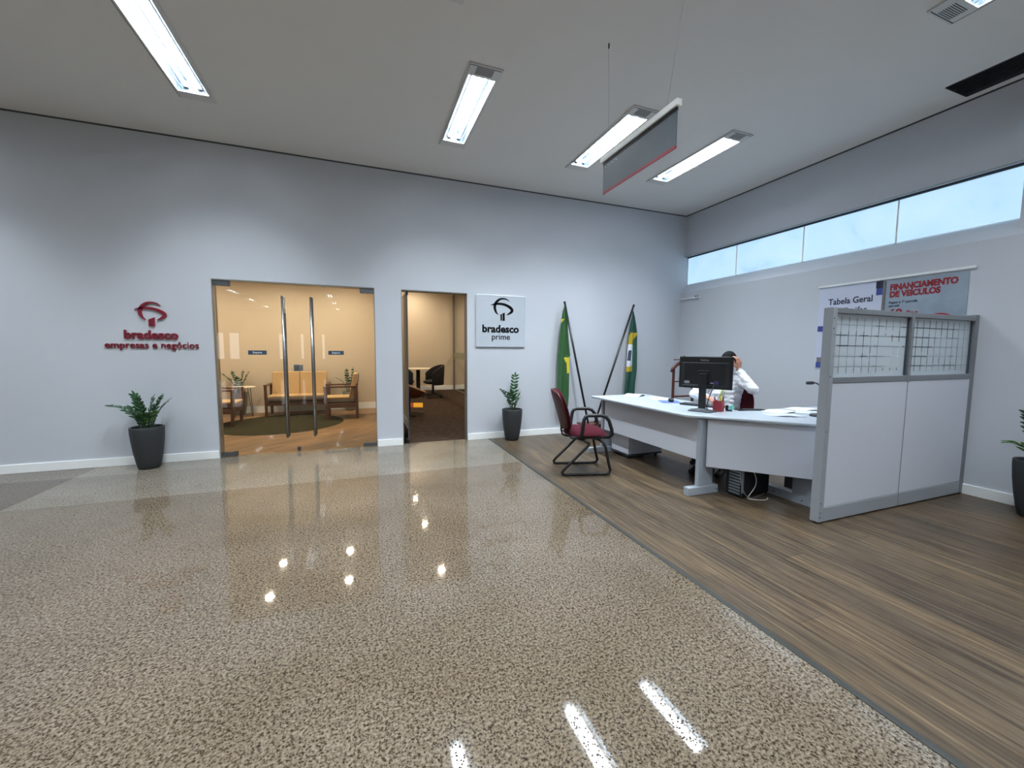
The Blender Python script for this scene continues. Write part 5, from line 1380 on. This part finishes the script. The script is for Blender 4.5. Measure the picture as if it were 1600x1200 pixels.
HR = turn @ tilt @ PR
def hp(f, l, z): return HC + (HR.to_3x3() @ Vector((f, l, z)))
mb = MB()
# head
mb.ell(hp(-.004, 0, .018), (.093, .074, .098), 28, 18, HR)
mb.ell(hp(.030, 0, -.055), (.058, .056, .062), 24, 14, HR)
mb.ell(hp(.062, 0, -.090), (.022, .024, .020), 16, 10, HR)            # chin
mb.cap(hp(.080, 0, .018), hp(.104, 0, -.022), .009, .013)              # nose
for l in (-.012, .012): mb.ell(hp(.096, l, -.026), (.010, .008, .008), 10, 8, HR)
mb.cap(hp(.080, -.022, -.052), hp(.080, .022, -.052), .011, .011)      # mouth area
for sg in (-1, 1):
    mb.cap(hp(.078, sg * .014, .036), hp(.070, sg * .046, .036), .010, .009)   # brow
    mb.ell(hp(.052, sg * .042, -.018), (.026, .020, .022), 14, 10, HR)     # cheek
    mb.ell(hp(-.002, sg * .076, -.002), (.020, .008, .032), 14, 10, HR)    # ear
mb.cap(hp(-.020, 0, -.06), P(-.035, 0, 1.02), .052, .058)                # neck
# trunk (under the shirt)
mb.cap(P(-.03, 0, .98), P(-.01, 0, .60), .095, .105)
shL, shR = P(.0, .175, 1.005), P(-.0, -.175, 1.005)
elL = Vector((3.905, 3.090, .925)); wrL = Vector((3.915, 3.290, 1.125))
elR = Vector((3.625, 3.620, .830)); wrR = Vector((3.570, 3.385, .822))
for a, b_ in ((shL, elL), (shR, elR)): mb.cap(P(-.02, 0, 1.0), a, .06, .05); mb.cap(a, b_, .047, .038)
mb.cap(elL, wrL, .037, .025); mb.cap(elR, wrR, .037, .025)
# hips and legs (mostly hidden by the desk)
hipL, hipR = P(-.02, .09, .56), P(-.02, -.09, .56)
knL, knR = P(.40, .12, .53), P(.40, -.12, .53); anL, anR = P(.36, .12, .09), P(.42, -.12, .09)
mb.cap(P(-.01, 0, .62), hipL, .10, .095); mb.cap(P(-.01, 0, .62), hipR, .10, .095)
for h, k, a in ((hipL, knL, anL), (hipR, knR, anR)): mb.cap(h, k, .078, .055); mb.cap(k, a, .053, .032); mb.cap(a, a + PF * .13 + Vector((0, 0, -.050)), .028, .020)
# hands: palm + five fingers, each of three short segments
def hand(wr, d, up_n, lat, curl, thumb):
    """d: direction wrist to knuckles, lat: towards the little finger, up_n: back of the hand"""
    d, lat = d.normalized(), lat.normalized(); pn = -up_n.normalized()        # palm normal
    for q in (-.030, -.010, .010, .028):
        mb.cap(wr + lat * q * .6, wr + d * .085 + lat * q, .015, .0125)
    for i, (q, L1, L2, L3, r) in enumerate(((-.030, .040, .026, .020, .0088), (-.010, .044, .029, .021, .0090), (.010, .041, .027, .020, .0086), (.029, .032, .021, .017, .0078))):
        p = wr + d * .088 + lat * q; a = 0.0
        for k, Lk in enumerate((L1, L2, L3)):
            a += curl[k] * (1 + .08 * i)
            dd = d * math.cos(a) + pn * math.sin(a)
            n_ = p + dd * Lk; mb.cap(p, n_, r * (1 - .06 * k), r * (1 - .06 * (k + 1))); p = n_
    p = wr + d * .025 - lat * .026
    for k, (Lk, r) in enumerate(((.042, .013), (.032, .0105), (.026, .0092))):
        dd = (d * (.75 + .1 * k) - lat * (.62 - .30 * k * thumb) + pn * (.25 + .20 * k)).normalized()
        n_ = p + dd * Lk; mb.cap(p, n_, r, r * .9); p = n_
# left hand is raised to the ear: fingers point up, palm towards the head
dL = Vector((-.10, -.02, 1.0)); headdir = (HC - wrL); headdir.z = 0; headdir.normalize()
latL = dL.cross(headdir).normalized()
if latL.dot(PF) > 0: latL = -latL                      # little finger towards the back
hand(wrL, dL + headdir * -.05, -headdir, latL, (.35, .55, .45), 1)
# right hand rests over the keyboard edge, palm down
dR = Vector((-.10, -.55, -.10)); hand(wrR, dR, Vector((0, 0, 1)), Vector((-1, .2, 0)), (.25, .45, .35), 1)
body = remesh(mb, 'body', [M['skin']], person, 0.0045, smooth=4)
# shirt
mb = MB()
mb.ell(P(-.025, 0, .90), (.128, .185, .17), 28, 16, PR); mb.ell(P(-.0, 0, .72), (.140, .165, .19), 28, 16, PR); mb.ell(P(-.01, 0, .80), (.135, .172, .20), 28, 16, PR)
mb.ell(P(.01, 0, .615), (.150, .170, .10), 28, 12, PR)
for a, e_, w_ in ((shL, elL, wrL), (shR, elR, wrR)):
    mb.cap(P(-.03, 0, 1.02), a + Vector((0, 0, .0)), .070, .066); mb.cap(a, e_, .066, .052)
    mb.cap(e_, e_.lerp(w_, .93), .053, .037)
    dd = (w_ - e_).normalized()
    # rolls and folds round the elbow and sleeve
    for k, u in enumerate((.10, .22, .36)):
        c = e_.lerp(w_, u); mb.cap(c - Vector((0, 0, .035)), c + Vector((0, 0, .018)), .026, .024)
    c = e_.lerp(a, .25); mb.cap(c - Vector((0, 0, .035)), c, .034, .03)
mb.cap(P(-.03, 0, 1.02), P(-.03, 0, 1.065), .075, .062)
for k in range(6):
    z = .64 + .05 * k
    mb.cap(P(.118 - .01 * k, -.10 + .02 * k, z), P(.118 - .01 * k, .11, z + .03), .012, .018)
shirt = remesh(mb, 'shirt', [M['shirt']], person, 0.007, smooth=3)
for v in shirt.data.vertices:
    p = v.co
    w1 = noise.noise(Vector((p.x * 9, p.y * 9, p.z * 30))) * .007 + noise.noise(Vector((p.x * 22 + p.z * 20, p.y * 22, p.z * 24))) * .004
    v.co = p + v.normal * w1
mb = MB(); 
for sg in (-1, 1):
    q = [P(.055, sg * .006, 1.035), P(.035, sg * .050, 1.085), P(-.03, sg * .068, 1.10), P(.045, sg * .075, 1.03), P(.075, sg * .040, 1.005)]
    mb.add(q + [p + Vector((0, 0, .004)) + PF * .003 for p in q], [(0, 1, 3, 4), (1, 2, 3), (9, 8, 6, 5), (8, 7, 6), (0, 5, 6, 1), (1, 6, 7, 2), (2, 7, 8, 3), (3, 8, 9, 4), (4, 9, 5, 0)], False)
mb.tube([P(-.03 + .072 * math.cos(2 * PI * k / 24), .066 * math.sin(2 * PI * k / 24), 1.075 - .012 * math.cos(2 * PI * k / 24)) for k in range(24)], .012, 8, closed=True)
c_o = mb.build('collar', M['shirt'], person, world=True); c_o.parent = person
mb = MB(); mb.tube([P(.085, .03, 1.02), P(.12, .015, .92), P(.145, .0, .80)], 1, 8, rs=[.008, .012, .016], flat=.4); mb.build('lanyard', M['lanyard'], person, world=True)
# cuffs
for e_, w_ in ((elL, wrL), (elR, wrR)):
    mb = MB(); mb.cap(e_.lerp(w_, .84), e_.lerp(w_, .95), .034, .034, 18); mb.build('cuff', M['shirt'], person, world=True)
# trousers, shoes
mb = MB(); mb.ell(P(-.0, 0, .55), (.15, .185, .10), 24, 12, PR)
for h, k, a in ((hipL, knL, anL), (hipR, knR, anR)): mb.cap(h, k, .092, .070); mb.cap(k, a, .068, .055)
remesh(mb, 'trousers', [M['trousers']], person, 0.012)
for a in (anL, anR):
    mb = MB(); mb.cap(a + Vector((0, 0, -.035)), a + PF * .06 + Vector((0, 0, -.045)), .045, .042); mb.cap(a + PF * .06 + Vector((0, 0, -.048)), a + PF * .17 + Vector((0, 0, -.055)), .042, .032)
    remesh(mb, 'shoe', [M['shoe']], person, 0.01, smooth=2)
# hair: a close cap with a fringe line, open over the face
mb = MB(); vs = []; fs = []; nu, nv = 40, 22
def hair_pt(th, q, r):
    x, y, z = math.sin(th) * math.cos(q), math.sin(th) * math.sin(q), math.cos(th)
    return hp(-.010 + (.100 + r) * x, (.082 + r) * y, .022 + (.104 + r) * z)
for lay, r in ((0, 0.0), (1, -.012)):
    for i in range(nv + 1):
        for k in range(nu):
            q = 2 * PI * k / nu
            front = max(0, math.cos(q))
            tmax = 1.15 * PI / 2 + (.35 if math.cos(q) < -.2 else 0) - 0.62 * front ** 0.7 + .12 * abs(math.sin(q)) ** 6
            th = tmax * i / nv
            n_ = .003 * noise.noise(Vector((math.cos(q) * 5, math.sin(q) * 5, th * 4)))
            vs.append(hair_pt(th, q, r + n_))
N = (nv + 1) * nu
for lay in (0, 1):
    for i in range(nv):
        for k in range(nu):
            l = (k + 1) % nu; f_ = [lay * N + a for a in (i * nu + k, i * nu + l, (i + 1) * nu + l, (i + 1) * nu + k)]
            fs.append(tuple(f_ if lay else f_[::-1]))
for k in range(nu):
    l = (k + 1) % nu; fs.append((nv * nu + k, nv * nu + l, N + nv * nu + l, N + nv * nu + k))
mb.add(vs, fs, True); mb.build('hair', M['hair'], person, world=True)
for sg in (-1, 1):
    mb = MB(); mb.ell(hp(.077, sg * .030, .012), (.012, .014, .010), 16, 10, HR); mb.build('eye', M['eye'], person, world=True)
    mb = MB(); mb.ell(hp(.0875, sg * .030, .012), (.003, .006, .006), 12, 8, HR); mb.build('iris', M['hair'], person, world=True)
    mb = MB(); mb.tube([hp(.088, sg * .016, .042), hp(.087, sg * .032, .046), hp(.076, sg * .048, .040)], .0035, 8); mb.build('eyebrow', M['hair'], person, world=True)
mb = MB(); mb.cap(hp(.0895, -.018, -.050), hp(.0895, .018, -.050), .004, .004); mb.cap(hp(.0885, -.014, -.058), hp(.0885, .014, -.058), .0045, .0045); mb.build('lips', M['lips'], person, world=True)
mb = MB(); c = wrL.lerp(elL, .04); mb.tube([c + Vector((.030 * math.cos(2 * PI * k / 20), .030 * math.sin(2 * PI * k / 20), 0)) for k in range(20)], .006, 8, closed=True); mb.build('wristwatch', M['black_metal'], person, world=True)
